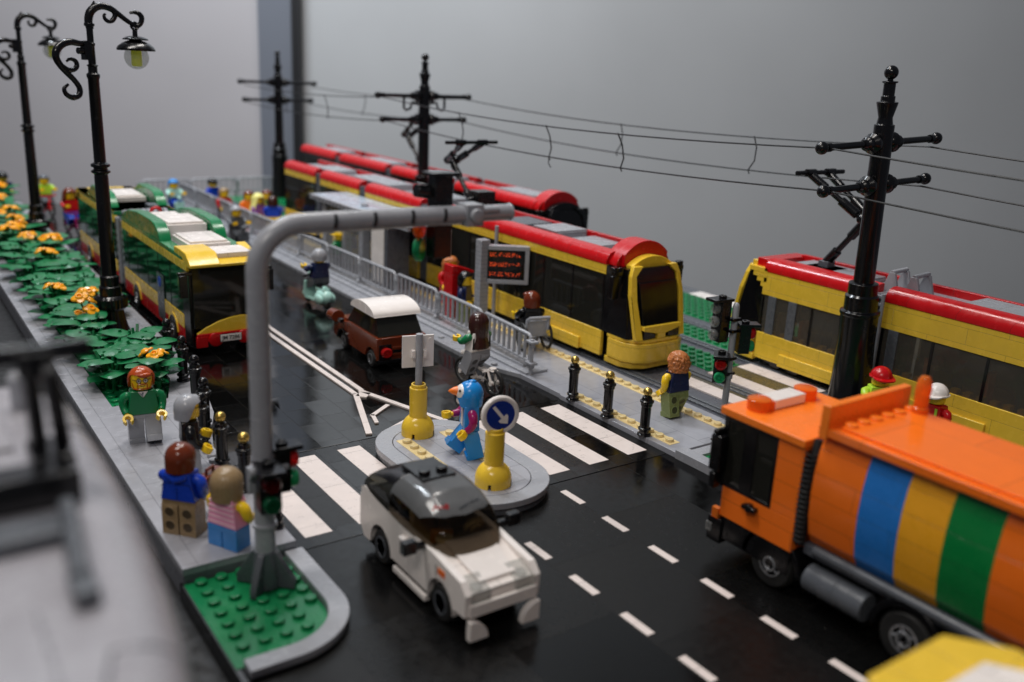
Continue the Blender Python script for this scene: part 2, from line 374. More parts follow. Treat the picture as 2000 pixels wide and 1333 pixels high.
# ------------------------------------------------------------------ road
def road_mat(name, su, sv, tilt, rough, seam=.018, base=.004, spec=.5):
    m, nt, b = new_mat(name); b.inputs['Specular IOR Level'].default_value = spec
    tc = N(nt, 'ShaderNodeTexCoord')
    sp = N(nt, 'ShaderNodeSeparateXYZ'); nt.links.new(tc.outputs['Object'], sp.inputs[0])
    cb = N(nt, 'ShaderNodeCombineXYZ'); nt.links.new(math_node(nt, 'ADD', sp.outputs[1], 501.0), cb.inputs[0]); nt.links.new(math_node(nt, 'ADD', sp.outputs[0], 200.0), cb.inputs[1])
    bt = N(nt, 'ShaderNodeTexBrick'); bt.inputs['Scale'].default_value = 1; bt.inputs['Brick Width'].default_value = su; bt.inputs['Row Height'].default_value = sv
    bt.inputs['Mortar Size'].default_value = seam*1.7; bt.inputs['Mortar Smooth'].default_value = .2; bt.offset = .37; bt.squash = 1; 
    bt.inputs['Color1'].default_value = (0,0,0,1); bt.inputs['Color2'].default_value = (1,1,1,1)
    nt.links.new(cb.outputs[0], bt.inputs['Vector'])
    # every tile leans its own way by a hair, so each mirrors a different bit of the room
    wn = N(nt, 'ShaderNodeTexWhiteNoise', noise_dimensions='1D'); nt.links.new(math_node(nt, 'MULTIPLY', bt.outputs['Color'], 97.3), wn.inputs['W'])
    vm = N(nt, 'ShaderNodeVectorMath', operation='SUBTRACT'); nt.links.new(wn.outputs['Color'], vm.inputs[0]); vm.inputs[1].default_value = (.5, .5, .5)
    vs = N(nt, 'ShaderNodeVectorMath', operation='SCALE'); nt.links.new(vm.outputs[0], vs.inputs[0]); vs.inputs['Scale'].default_value = tilt
    nz = N(nt, 'ShaderNodeTexNoise'); nz.inputs['Scale'].default_value = 2.2; nz.inputs['Detail'].default_value = 6; nt.links.new(tc.outputs['Object'], nz.inputs['Vector'])
    n2 = N(nt, 'ShaderNodeTexNoise'); n2.inputs['Scale'].default_value = .55; n2.inputs['Detail'].default_value = 1; nt.links.new(tc.outputs['Object'], n2.inputs['Vector'])
    bp = N(nt, 'ShaderNodeBump'); bp.inputs['Strength'].default_value = .7; bp.inputs['Distance'].default_value = .04; bp.invert = True; nt.links.new(bt.outputs['Fac'], bp.inputs['Height'])
    b2 = N(nt, 'ShaderNodeBump'); b2.inputs['Strength'].default_value = .25; b2.inputs['Distance'].default_value = .02; nt.links.new(n2.outputs[0], b2.inputs['Height']); nt.links.new(bp.outputs[0], b2.inputs['Normal'])
    va = N(nt, 'ShaderNodeVectorMath', operation='ADD'); nt.links.new(b2.outputs[0], va.inputs[0]); nt.links.new(vs.outputs[0], va.inputs[1])
    vn = N(nt, 'ShaderNodeVectorMath', operation='NORMALIZE'); nt.links.new(va.outputs[0], vn.inputs[0]); nt.links.new(vn.outputs[0], b.inputs['Normal'])
    mr = N(nt, 'ShaderNodeMapRange'); mr.inputs[1].default_value = .35; mr.inputs[2].default_value = .75; mr.inputs[3].default_value = rough*.8; mr.inputs[4].default_value = rough*1.6
    nt.links.new(nz.outputs[0], mr.inputs[0]); nt.links.new(math_node(nt, 'MULTIPLY_ADD', wn.outputs['Value'], rough*1.8, mr.outputs[0]), b.inputs['Roughness'])
    pv = math_node(nt, 'MULTIPLY_ADD', wn.outputs['Value'], base*.8, base*.6)
    b.inputs['Base Color'].default_value = (base, base, base, 1); nt.links.new(pv, b.inputs['Base Color'])
    # dust specks
    vo = N(nt, 'ShaderNodeTexVoronoi'); vo.inputs['Scale'].default_value = 1.1; nt.links.new(tc.outputs['Object'], vo.inputs['Vector'])
    dust = math_node(nt, 'LESS_THAN', vo.outputs['Distance'], .022)
    mx = N(nt, 'ShaderNodeMix', data_type='RGBA'); nt.links.new(dust, mx.inputs[0]); nt.links.new(pv, mx.inputs[6]); mx.inputs[7].default_value = (.22, .2, .17, 1)
    nt.links.new(mx.outputs[2], b.inputs['Base Color'])
    return m
RA = road_mat('polished road tiles', 3.2, 2, .034, .06, .024); RB = road_mat('smooth road plates', 8, 6, .004, .13, .012, spec=.26); RC = road_mat('crossing road tiles', 4, 1.65, .008, .12, spec=.38)
mb = MB(); mb.box((5.0, 12.09, -1), (32.2, 126, 0), RA); mb.build('road', bevel=.03, kind='structure')
mb = MB(); mb.box((5.0, .03, -1), (32.2, 12.03, 0), RC); mb.build('crossing_pavement', bevel=.03, kind='structure')
mb = MB(); mb.box((-.9, -75, -1), (34, -.03, 0), RB); mb.build('road', bevel=.03, kind='structure')
# painted (white tile) markings
def flat(name, x0, y0, x1, y1, z, mat, t=.004):
    mb = MB(); mb.box((x0, y0, z-.2), (x1, y1, z+t), mat); return mb
WT = plastic('white marking tiles', rgb(226, 214, 208), .3, None, (4.1, 40), var=.05)
xs = [(6.14, 7.74), (9.35, 10.97), (12.57, 14.22), (22.8, 24.45), (26.1, 27.78), (29.5, 31.25)]
mb = MB()
for a, b_ in xs: mb.box((a, 1.15, -.2), (b_, 11.25, .012), WT)
mb.build('crosswalk_marking', bevel=.015, kind='structure')
mb = MB()
for k in range(16): mb.box((21.88, -2.98-3.97*k-.1, -.2), (22.35, -1.0-3.97*k-.1, .012), WT)
for k in range(16): mb.box((16.15, -7.3-3.97*k+.0, -.2), (16.62, -5.3-3.97*k, .012), WT)
mb.build('lane_marking', bevel=.01, kind='structure')
mb = MB()
def strip(p, q, w_):
    p = Vector(p); q = Vector(q); d = (q-p).normalized(); n_ = Vector((-d.y, d.x))*w_/2
    mb.prism([tuple(p-n_), tuple(p+n_), tuple(q+n_), tuple(q-n_)][::-1], 2, -.2, .12, WT)
strip((18.25, 20.3), (18.1, 125), .42); strip((19.05, 20.9), (19.05, 125), .42)
strip((18.3, 20.4), (15.6, 12.6), .45); strip((18.9, 20.9), (21.6, 12.2), .45); strip((18.35, 19.6), (19.1, 20.3), .9)
strip((17.3, 15.6), (19.4, 17.1), .36); strip((17.45, 15.8), (17.0, 14.2), .3); strip((16.6, 12.3), (20.6, 14.4), .4)
mb.build('lane_divider_marking', bevel=.01, kind='structure')

# ------------------------------------------------------------------ pavements
PAVE = plastic('pavement tiles', rgb(160, 161, 168), .2, (4, .4), (4, 2), var=.08)
# left pavement: outline with the kerb that swings out to the right
mb = MB()
out = [(-.8, -.36), (5.02, -.36), (5.1, 13.5), (5.9, 16.5), (7.0, 19.5), (8.2, 26), (8.7, 33), (8.9, 60), (8.9, 126), (6.3, 126), (6.3, 28), (5.0, 23.7), (1.2, 23.7), (1.2, 126), (-.8, 126)]
mb.prism(out, 2, .5, .9, PAVE); 
mb.prism([(x+(.06 if x < 0 else -.04), y+(.04 if y < 0 else 0)) for x, y in out], 2, -.98, .47, plastic('pavement edge bricks', rgb(110, 112, 118), .3, (8, 1.2), None))
mb.build('left_pavement', bevel=.02, kind='structure')
mb = MB()
for x, y in [(4.5, 12.9), (4.55, 12.1), (4.4, 11.3), (4.9, 15.2), (5.5, 18.4), (5.2, 18.4), (4.2, 9.0), (4.7, 8.4)]: mb.stud(x, y, .9, 'grey')
mb.build('pavement_studs', bevel=0, kind='structure')
# flower bed plate
mb = MB(); mb.prism([(1.22, 23.9), (4.9, 23.9), (6.28, 28.2), (6.28, 126), (1.22, 126)], 2, -.5, .6, 'green')
for i in range(5):
    for j in range(34): mb.stud(1.75+i, 24.4+j, .6, 'green', 10)
mb.build('flower_bed', bevel=.02, kind='structure')
# corner lawn with its grey border
mb = MB(); cor = [(-.8, -.44), (4.3, -.44), (4.3, -5.4)]+arc(1.6, -5.4, 2.7, 0, -90, 10)[1:]+[(-.8, -8.1)]
mb.prism(cor, 2, -.4, .1, 'green')
for r in range(8):
    for c in range(5):
        x, y = -.05+1*c, -.75-r*1.0
        if (x-2.0 > 0 and y < -5.6 and (x-1.6)**2+(y+5.4)**2 > 2.35**2) or y < -7.8: continue
        if abs(x-2.6) < .8 and abs(y+2.5) < .8: continue
        mb.stud(x, y, .1, 'green')
mb.build('corner_lawn', bevel=.02, kind='structure')
mb = MB(); bo = [(4.33, -.45), (5.3, -.45), (5.3, -5.4)]+arc(1.6, -5.4, 3.7, 0, -90, 16)[1:]+[(-.5, -9.1), (-.5, -8.13)]+arc(1.6, -5.4, 2.73, -90, 0, 14)
mb.prism(bo, 2, .12, .5, 'grey')
mb.prism([(x*.985+.02, y*.985) for x, y in bo], 2, -.7, .08, 'dgrey')
mb.build('lawn_kerb', bevel=.035, kind='structure')
mb = MB(); mb.box((-.86, -9.15, -1), (-.6, -.4, .05), plastic('base side bricks', rgb(74, 76, 80), .3, (8, 1.2), None)); mb.build('base_edge', bevel=.02, kind='structure')

# island
mb = MB()
def stad(x0, x1, y0, y1, r, n=12):
    return arc(x1-r, y1-r, r, 0, 90, n)+arc(x0+r, y1-r, r, 90, 180, n)+arc(x0+r, y0+r, r, 180, 270, n)+arc(x1-r, y0+r, r, 270, 360, n)
IX0, IX1, IY0, IY1 = 14.15, 22.15, -2.2, 11.75
outr = stad(IX0, IX1, IY0, IY1, 3.9); inn = stad(IX0+1.15, IX1-1.15, IY0+1.15, IY1-1.15, 2.8); inn2 = stad(IX0+1.11, IX1-1.11, IY0+1.11, IY1-1.11, 2.84)
mb.prism(stad(IX0+.12, IX1-.12, IY0+.12, IY1-.12, 3.8), 2, -.3, .36, 'dgrey')
# outer ring as a quad strip with thickness
def ringprism(mb, o_, i_, z0, z1, mat):
    n = len(o_); vs = [(x, y, z0) for x, y in o_]+[(x, y, z0) for x, y in i_]+[(x, y, z1) for x, y in o_]+[(x, y, z1) for x, y in i_]; fs = []
    for k in range(n):
        j = (k+1) % n
        fs += [(k, j, 2*n+j, 2*n+k), (n+k, 3*n+k, 3*n+j, n+j), (2*n+k, 2*n+j, 3*n+j, 3*n+k), (k, n+k, n+j, j)]
    mb.add(vs, fs, mat)
ringprism(mb, outr, inn2, .4, .8, 'grey')
mb.prism(inn, 2, .38, .8, plastic('island tiles', rgb(160, 161, 168), .2, None, (4, 2)))
o = mb.build('traffic_island', bevel=.03); tag(o, 'grey oval traffic island in the middle of the crossing', 'traffic island')
mb = MB()
for x in (16.35, 19.65):
    mb.box((x-.5, 1.9, .6), (x+.5, 9.1, .83), 'tan')
    for j in range(7): mb.stud(x, 2.5+j, .83, 'tan')
o = mb.build('tactile_paving', bevel=.015, kind='structure')

# platform
mb = MB(); PLAT = [(32.05, -.75), (35.9, -.75), (36.0, -.2), (39.9, -.2), (39.9, 126), (32.2, 126), (32.2, 12.2), (32.05, 12.2)]
mb.prism(PLAT, 2, -.5, .4, plastic('platform tiles', rgb(158, 160, 168), .17, (4, .4), (4, 3), var=.08))
mb.build('platform', bevel=.03, kind='structure')
mb = MB()
mb.box((32.56, .3, .2), (33.56, 12.0, .43), 'tan'); mb.box((38.0, -.1, .2), (39.0, 124, .43), 'tan')
for j in range(12): mb.stud(33.06, .85+j, .43, 'tan')
for j in range(66): mb.stud(38.5, .4+j, .43, 'tan', 12)
mb.build('tactile_paving', bevel=.015, kind='structure')
mb = MB()
mb.box((32.0, -40, -.4), (33.0, -.8, .62), 'grey'); mb.box((33.04, -40, -.4), (39.8, -.85, .12), 'green'); mb.box((33.04, -1.8, -.4), (36, -.82, .3), 'grey')
for i in range(6):
    for j in range(14): mb.stud(33.6+i, -2.4-j, .12, 'green')
mb.build('roadside_lawn', bevel=.03, kind='structure')
# fence plinth
mb = MB(); mb.box((32.35, 17.2, .2), (34.6, 124, .62), 'grey'); mb.box((33.0, 18.6, .6), (34.4, 124, .86), 'grey')
mb.prism([(31.2, 20.6), (32.3, 17.6), (32.34, 16.4), (32.34, 24), (31.2, 24)], 2, -.1, .35, 'grey'); mb.box((30.8, 22, -.1), (32.4, 124, .38), plastic('kerb stones', rgb(150, 152, 158), .25, (4, .4), (4, 2)))
for j in range(3): mb.stud(31.6, 20.9+.0+j*9, .38, 'grey')
mb.build('platform_kerb', bevel=.03, kind='structure')

# tracks
mb = MB()
SL = plastic('track tiles', rgb(84, 86, 94), .25, None, (2, 4))
mb.box((40.0, -70, -.2), (48.0, 126, .18), SL); mb.box((51.9, -70, -.2), (60.5, 126, .18), SL); mb.box((48.0, -8, -.2), (51.9, 11.2, .18), SL)
mb.build('track_paving', bevel=.02, kind='structure')
for x in (41.3, 46.3, 53.6, 58.4):
    mb = MB(); mb.box((x-.55, -70, .18), (x-.12, 126, .34), 'dgrey'); mb.box((x+.12, -70, .18), (x+.55, 126, .34), 'dgrey'); mb.build('rail', bevel=.03, kind='structure')
mb = MB()
for a, b_ in ((43.4, 45.1), (47.4, 49.1), (51.2, 53.0)): mb.box((a, 2.7, .1), (b_, 10.9, .30), WT)
for a, b_ in ((45.1, 45.7), (49.1, 51.2)): mb.box((a, 2.7, .1), (b_, 10.9, .27), plastic('painted brown reflection', rgb(84, 78, 62), .22))  # brownish reflection between the stripes, put into the tile colour
mb.build('crosswalk_marking', bevel=.015, kind='structure')
mb = MB(); mb.box((48.0, 11.25, -.2), (51.9, 126, .22), 'green'); mb.box((60.5, 11.25, -.2), (68, 60, .22), 'green'); mb.box((54.3, 11.25, .15), (57.7, 60, .24), 'green'); mb.box((42.0, 92, .15), (45.6, 126, .24), 'green')
for i in range(4):
    for j in range(30): mb.stud(48.45+i, 11.8+j, .22, 'green', 10)
for i in range(3):
    for j in range(28): mb.stud(55+i, 15+j, .24, 'green', 10)
for i in range(7):
    for j in range(24): mb.stud(61.2+i, 12+j, .22, 'green', 10)
mb.build('track_lawn', bevel=.0, kind='structure')
mb = MB(); mb.box((66.5, 26, .0), (70.5, 34, .14), 'white'); o = mb.build('paper_note', bevel=.01); tag(o, 'small white paper card lying flat near the far table edge', 'paper')
# ------------------------------------------------------------------ toy figures
def hair_shell(mb, mat, cz, R, hem, rf=None, nphi=36, nd=8, nk=7, flare=0., sy=1.0):
    """shell round the head: dome of radius R then a skirt down to hem(phi) (relative to cz)"""
    rows = []
    for s_ in range(nd+nk+1):
        row = []
        for i in range(nphi):
            ph = 2*pi*i/nphi; h = hem(ph)
            if s_ <= nd:
                hh = max(h, 0); thmax = math.acos(min(1, hh/R)) if h > 0 else pi/2
                th = thmax*s_/nd; r = R*sin(th); z = R*cos(th)*1.04
            else:
                t = (s_-nd)/nk; z = (min(h, 0))*t; r = R*(1+flare*t*(1 if h < -.7 else 0))
                if h > 0:
                    r = R*sin(math.acos(min(1, h/R))); z = h*1.04
            k = rf(ph, z) if rf else 1
            row.append((r*k*cos(ph), r*k*sin(ph)*sy, cz+z))
        rows.append(row)
    rows.append([(x*.84, y*.84, z+.03) for x, y, z in rows[-1]])
    vs = [p for r in rows for p in r]; fs = []
    for a in range(len(rows)-1):
        for i in range(nphi):
            j = (i+1) % nphi; fs.append((a*nphi+i, a*nphi+j, (a+1)*nphi+j, (a+1)*nphi+i))
    mb.add(vs, fs, mat)
def frontness(ph): return (1+cos(ph+pi/2))/2      # 1 towards -Y
def sm(a, b, x): x = min(1, max(0, (x-a)/(b-a))); return x*x*(3-2*x)
HEADZ = 3.58
def hair(kind, mat, parent):
    cz = HEADZ+.62; mb = MB(); nm = 'hair'
    if kind == 'short':
        hair_shell(mb, mat, cz, .8, lambda p: .42-1.0*sm(.75, .35, frontness(p)), lambda p, z: 1+.025*sin(9*p+z*5)+.02*sin(17*p+2), nphi=48)
        mb.sphere((.15, -.55, cz+.38), .28, mat, sc=(1.5, .7, .6), n=14, k=8)
    elif kind == 'smooth':
        hair_shell(mb, mat, cz, .8, lambda p: .34-.95*sm(.8, .4, frontness(p)), lambda p, z: 1+.012*sin(7*p), nphi=48)
        mb.sphere((.25, -.42, cz+.42), .4, mat, sc=(1.2, .75, .6), n=16, k=8)
    elif kind == 'bob':
        hair_shell(mb, mat, cz, .84, lambda p: .3-1.12*sm(.85, .6, frontness(p)), lambda p, z: 1+.016*sin(26*p), nphi=104, flare=-.05)
    elif kind == 'long':
        hair_shell(mb, mat, cz, .82, lambda p: .36-(.9+1.45*sm(.6, .25, frontness(p)))*sm(.85, .6, frontness(p)), lambda p, z: (1+.02*sin(16*p+z*.8))*(1-.09*sm(-.3, -1.2, z)+.16*sm(-1.0, -1.9, z)), nphi=72, nk=12, flare=.02)
    elif kind == 'curly':
        hair_shell(mb, mat, cz, .84, lambda p: .34-1.0*sm(.8, .45, frontness(p)), lambda p, z: 1+.15*noise.noise(Vector((cos(p)*4.6, sin(p)*4.6, z*5.5)))+.13*noise.noise(Vector((cos(p)*9, sin(p)*9, z*10))), nphi=110, nd=22, nk=14)
    elif kind == 'wavy':
        hair_shell(mb, mat, cz, .95, lambda p: .4-1.9*sm(.85, .6, frontness(p)), lambda p, z: 1+.06*noise.noise(Vector((cos(p)*3, sin(p)*3, z*3))), nphi=60, nd=12, nk=14, flare=.35)
    elif kind in ('helmet', 'hardhat', 'cap'):
        nm = 'helmet' if kind != 'cap' else 'cap'
        ribs = (lambda p, z: 1+.035*max(0, cos(5*p))**8) if kind == 'hardhat' else None
        hair_shell(mb, mat, cz, .8, (lambda p: .05) if kind != 'helmet' else (lambda p: .25-.65*sm(.8, .45, frontness(p))), ribs, nphi=60)
        if kind != 'helmet':
            vs = []; n = 40
            for i in range(n):
                p = 2*pi*i/n; e = .86+(.42*sm(.7, 1, frontness(p)))
                vs.append((e*cos(p), e*sin(p), cz+.02-.06*sm(.7, 1, frontness(p)))); 
            mb.add([(x, y, z) for x, y, z in vs]+[(x, y, z+.09) for x, y, z in vs], [tuple(range(n))[::-1], tuple(range(n, 2*n))]+[(i, (i+1) % n, n+(i+1) % n, n+i) for i in range(n)], mat)
    elif kind == 'penguin':
        nm = 'hood'; 
        hair_shell(mb, mat, cz-.05, .86, lambda p: -.72+.5*sm(.9, .99, frontness(p)), lambda p, z: 1+.03*sm(.3, .9, z)*cos(3*p), nphi=56, nk=8, flare=-.1)
        mb.sphere((0, .1, cz+.82), .2, mat, n=14, k=8, sc=(1, 1.4, .5))
    return mb.build(nm, parent, bevel=0, ang=60)
def figure(label, loc, rz, legs='tan', top='blue', arms=None, hair_=('short', 'brown'), pose=(0, 0), armpose=(0, 0), short=False, hand='skin', face=True, group=None, tilt=0, sit=False, cat='toy figure', extra=None, holes=True):
    t = thing('toy_figure', label, cat, loc, rz, group)
    dz = -.75 if short else 0
    arms = arms or top
    # body: head, neck and the two clip hands, one mesh
    b = MB(); b.T = Matrix.Translation((0,0,dz))
    b.lathe([(.42, 0), (.58, .05), (.64, .16), (.64, .92), (.58, 1.07), (.45, 1.14), (.3, 1.15), (.3, 1.3), (0, 1.3)], (0, 0, HEADZ), hand, n=28)
    b.cyl((0,0,2.0), (0,0,3.65), .3, hand)
    tp = MB(); tp.T = b.T.copy()
    tp.hexa([(-.97, -.5, 1.97), (.97, -.5, 1.97), (.97, .5, 1.97), (-.97, .5, 1.97)], [(-.72, -.46, 3.52), (.72, -.46, 3.52), (.72, .46, 3.52), (-.72, .46, 3.52)], top)
    am = MB()
    for sd, ap in ((-1, armpose[0]), (1, armpose[1])):
        A = Matrix.Translation((sd*.84, 0, 3.12+dz)) @ Matrix.Rotation(-R_(ap), 4, 'X') @ Matrix.Rotation(sd*R_(6), 4, 'Y')
        am.T = A
        P0 = [(0, 0, .06), (sd*.22, 0, -.04), (sd*.33, -.02, -.3), (sd*.36, -.08, -.58), (sd*.33, -.26, -.84), (sd*.27, -.52, -1.0)]
        b.T = A; b.tube([(-sd*.9, 0, -.1), (sd*.15, 0, -.06)]+P0[2:], .13, hand, n=8); am.tube([(-sd*.9, 0, -.1), (0, 0, -.1)], .2, arms, n=10)
        am.tube(P0, [.27, .30, .29, .27, .25, .23], arms, n=16); am.sphere((sd*.06, 0, -.02), .3, arms, n=16, k=10)
        H = A @ Matrix.Translation((sd*.27, -.52, -1.0)) @ Matrix.Rotation(R_(32), 4, 'X')
        b.T = H; b.cyl((0, .05, 0), (0, -.2, 0), .15, hand, n=12)
        n = 16; o_ = arc(0, -.42, .33, 45+80, 45+370, n); i_ = arc(0, -.42, .19, 45+80, 45+370, n)
        b.T = H @ Matrix.Rotation(R_(0), 4, 'Z')
        o_ = [(-.0+x, y) for x, y in arc(0, -.42, .33, -60, 240, n)]; i_ = arc(0, -.42, .18, -60, 240, n)
        vs = [(x, y, -.2) for x, y in o_]+[(x, y, -.2) for x, y in i_]+[(x, y, .2) for x, y in o_]+[(x, y, .2) for x, y in i_]; m_ = n+1; fs = []
        for k in range(n): fs += [(k, k+1, 2*m_+k+1, 2*m_+k), (m_+k, 3*m_+k, 3*m_+k+1, m_+k+1), (2*m_+k, 2*m_+k+1, 3*m_+k+1, 3*m_+k), (k, m_+k, m_+k+1, k+1)]
        fs += [(0, 2*m_, 3*m_, m_), (n, m_+n, 3*m_+n, 2*m_+n)]
        b.add(vs, fs, hand)
    b.T = Matrix.Translation((0,0,dz))
    if face:
        for sx in (-.2, .2): b.cyl((sx, -.6, HEADZ+.68), (sx, -.636, HEADZ+.68), .065, 'ink', n=12)
        b.tube([(-.17, -.622, HEADZ+.36), (-.06, -.645, HEADZ+.32), (.06, -.645, HEADZ+.32), (.17, -.622, HEADZ+.36)], .02, 'ink', n=6)
        for sx in (-1, 1): b.tube([(sx*.28, -.585, HEADZ+.83), (sx*.13, -.64, HEADZ+.87)], .018, 'ink', n=6)
    b.build('body', t, bevel=.015)
    tp.build('shirt', t, bevel=.05)
    am.build('sleeves' if arms != 'skin' else 'arms', t, bevel=0, ang=60)
    lg = MB()
    lg.box((-.96, -.42, 1.62+dz), (.96, .42, 1.95+dz), legs) if not short else lg.box((-.96, -.5, .9), (.96, .5, 1.2), legs)
    for sd, a in ((-1, pose[0]), (1, pose[1])):
        if short:
            x0, x1 = (.03, .97) if sd > 0 else (-.97, -.03); lg.box((x0, -.5, 0), (x1, .5, .92), legs); continue
        lg.T = Matrix.Translation((0, 0, 1.55)) @ Matrix.Rotation(-R_(a), 4, 'X') @ Matrix.Translation((0, 0, -1.55))
        prof = [(-.62, 0), (.5, 0), (.5, 1.5)]+arc(0, 1.5, .5, 0, 180, 8)[1:]+[(-.5, .38), (-.62, .38)]
        x0, x1 = (.04, .97) if sd > 0 else (-.97, -.04); lg.prism(prof, 0, x0, x1, legs)
        if holes:
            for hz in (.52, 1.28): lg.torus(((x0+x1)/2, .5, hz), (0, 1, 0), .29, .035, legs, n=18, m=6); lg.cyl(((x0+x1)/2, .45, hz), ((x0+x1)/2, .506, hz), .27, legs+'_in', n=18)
    lg.T = Matrix()
    lg.build('trousers', t, bevel=.03)
    if hair_:
        hk = hair(hair_[0], hair_[1], t)
        if short: 
            for v in hk.data.vertices: v.co.z += dz
    if extra: extra(t)
    return t
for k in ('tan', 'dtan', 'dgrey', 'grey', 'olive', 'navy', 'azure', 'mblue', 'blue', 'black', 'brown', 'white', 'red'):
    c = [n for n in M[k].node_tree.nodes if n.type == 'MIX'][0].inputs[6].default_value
    M[k+'_in'] = plastic(M[k].name+' recess', (c[0]*.22, c[1]*.22, c[2]*.22, 1), .4)  # darkened copy of each colour paints the shade inside the leg holes

def glasses_beard(t):
    mb = MB()
    for sx in (-.2, .2): mb.torus((sx, -.66, HEADZ+.68), (0, 1, 0), .135, .02, 'ink', n=18, m=6)
    mb.tube([(-.07, -.67, HEADZ+.7), (.07, -.67, HEADZ+.7)], .018, 'ink', n=6); 
    for sx in (-1, 1): mb.tube([(sx*.33, -.63, HEADZ+.7), (sx*.55, -.36, HEADZ+.72)], .018, 'ink', n=6)
    mb.build('glasses', t, bevel=0)
    mb = MB(); mb.cyl((-.2, -.62, HEADZ+.68), (-.2, -.632, HEADZ+.68), .11, 'white', n=14); mb.cyl((.2, -.62, HEADZ+.68), (.2, -.632, HEADZ+.68), .11, 'white', n=14); mb.build('eye', t, bevel=0)
    mb = MB(); pts = [(.645*sin(a), -.645*cos(a)) for a in [R_(x) for x in range(-50, 51, 10)]]
    for i in range(len(pts)-1):
        a = pts[i]; b = pts[i+1]; zz = lambda q: HEADZ+.24-.10*cos(q*pi/50)
        mb.tube([(a[0], a[1], HEADZ+.13), (b[0], b[1], HEADZ+.13)], .04, 'dorange', n=6)
    mb.tube([(.645*sin(R_(x)), -.645*cos(R_(x)), HEADZ+.46) for x in range(-22, 23, 11)], .045, 'dorange', n=6)
    for sd in (-1, 1):
        mb.tube([(sd*.645*sin(R_(25)), -.645*cos(R_(25)), HEADZ+.44), (sd*.645*sin(R_(26)), -.645*cos(R_(26)), HEADZ+.16)], .035, 'dorange', n=6)
        mb.tube([(sd*.645*sin(R_(50)), -.645*cos(R_(50)), HEADZ+.13), (sd*.645*sin(R_(62)), -.645*cos(R_(62)), HEADZ+.5)], .035, 'dorange', n=6)
    mb.build('beard', t, bevel=0)
    mb = MB(); mb.add([(-.26, -.492, 3.50), (0, -.5, 3.1), (0, -.5, 3.32)], [(0, 1, 2)], 'glass_pale'); 
    mb.prism([(-.3, 3.5), (-.04, 3.12), (.04, 3.12), (.3, 3.5)], 1, -.485, -.475, 'white'); mb.prism([(-.05, 3.44), (0, 3.14), (.05, 3.44)], 1, -.497, -.488, 'navy')
    mb.tube([(-.33, -.485, 3.5), (0, -.5, 3.05), (.33, -.485, 3.5)], .028, 'dkgreen', n=6)
    mb.build('shirt_collar', t, bevel=0)
figure('toy man in green jumper with glasses and reddish beard walking past the flower bed', (1.68, 16.6, .9), R_(-8), 'grey', 'green', hair_=('short', 'dorange'), pose=(-8, 24), armpose=(-6, 4), extra=glasses_beard)
def oldman(t):
    mb = MB(); mb.box((-.3, -.53, 2.0), (.3, -.47, 3.4), 'white'); mb.build('shirt_front', t, bevel=.01)
    mb = MB()
    for sx in (-.2, .2): mb.torus((sx, -.66, HEADZ+.68), (0, 1, 0), .135, .02, 'ink', n=18, m=6)
    for sx in (-1, 1): mb.tube([(sx*.33, -.63, HEADZ+.7), (sx*.55, -.36, HEADZ+.72)], .018, 'ink', n=6)
    mb.build('glasses', t, bevel=0)
figure('toy man with smooth grey hair and a black jacket looking across the road', (2.75, 10.3, .9), R_(80), 'grey', 'black', hair_=('smooth', 'grey'), armpose=(0, 12), extra=oldman)
def hoodie(t):
    mb = MB(); mb.tube([(-.5, .1, 3.5), (-.45, .5, 3.35), (0, .62, 3.2), (.45, .5, 3.35), (.5, .1, 3.5)], .2, 'blue', n=10); mb.tube([(-.9, .52, 2.7), (-.7, .5, 2.95), (.7, .5, 2.95), (.9, .52, 2.7)], .02, 'navy', n=6)
    mb.tube([(0, .52, 2.05), (0, .5, 2.7)], .015, 'navy', n=6)
    mb.build('hood', t, bevel=0)
figure('toy man in bright blue hoodie and dark tan trousers seen from behind', (.4, 3.4, .9), R_(132), 'dtan', 'blue', hair_=('smooth', 'brown'), armpose=(-4, 46), pose=(0, 0), extra=hoodie)
# suitcase in his hand
t = thing('suitcase', 'small reddish brown suitcase held out by the man in blue', 'suitcase', (2.3, 5.0, 2.6), R_(42))
mb = MB(); mb.box((-.95, -.3, -.6), (.95, .3, .6), 'brown'); mb.box((-.97, -.32, -.03), (.97, .32, .03), 'dbrown'); mb.build('case', t, bevel=.08)
mb = MB(); mb.tube([(-.35, 0, .58), (-.33, 0, .85), (.33, 0, .85), (.35, 0, .58)], .09, 'brown', n=10); mb.build('handle', t, bevel=0)
def stripes(t):
    mb = MB()
    for k in range(5):
        z = 1.36+.28*k; w = .97-.16*((z-1.22)/1.55)
        mb.box((-w*.93, -.502, z), (w*.93, .502, z+.1), 'lpink')
    mb.build('stripe_print', t, bevel=0, label='pale pink stripes across the vest')
figure('toy child with dark blond bob and striped pink vest beside the grey mast', (1.95, .95, .9), R_(118), 'mblue', 'pink', arms='skin', hair_=('bob', 'dtan'), armpose=(10, 10), short=True, extra=stripes)
def penguin(t):
    cz = HEADZ+.62; mb = MB()
    mb.sphere((0, -.42, cz+.1), .58, 'white', sc=(1.1, .92, .95), n=24, k=14)
    mb.sphere((0, -.56, cz-.45), .34, 'white', sc=(1.3, 1.0, .75), n=18, k=10)
    mb.build('hood_face', t, bevel=0)
    mb = MB(); mb.lathe([(.3, 0), (.26, .2), (.13, .45), (0, .6)], (0, -.85, cz+.2), 'orange', ax=(0, -1, .02), n=14); mb.build('beak', t, bevel=0)
    mb = MB(); mb.sphere((-.44, -.76, cz+.34), .09, 'ink'); mb.sphere((.44, -.76, cz+.34), .09, 'ink'); mb.build('eye', t, bevel=0)
    mb = MB(); mb.box((-.3, -.52, 2.1), (.3, -.49, 3.3), 'white'); mb.build('belly_patch', t, bevel=.01)
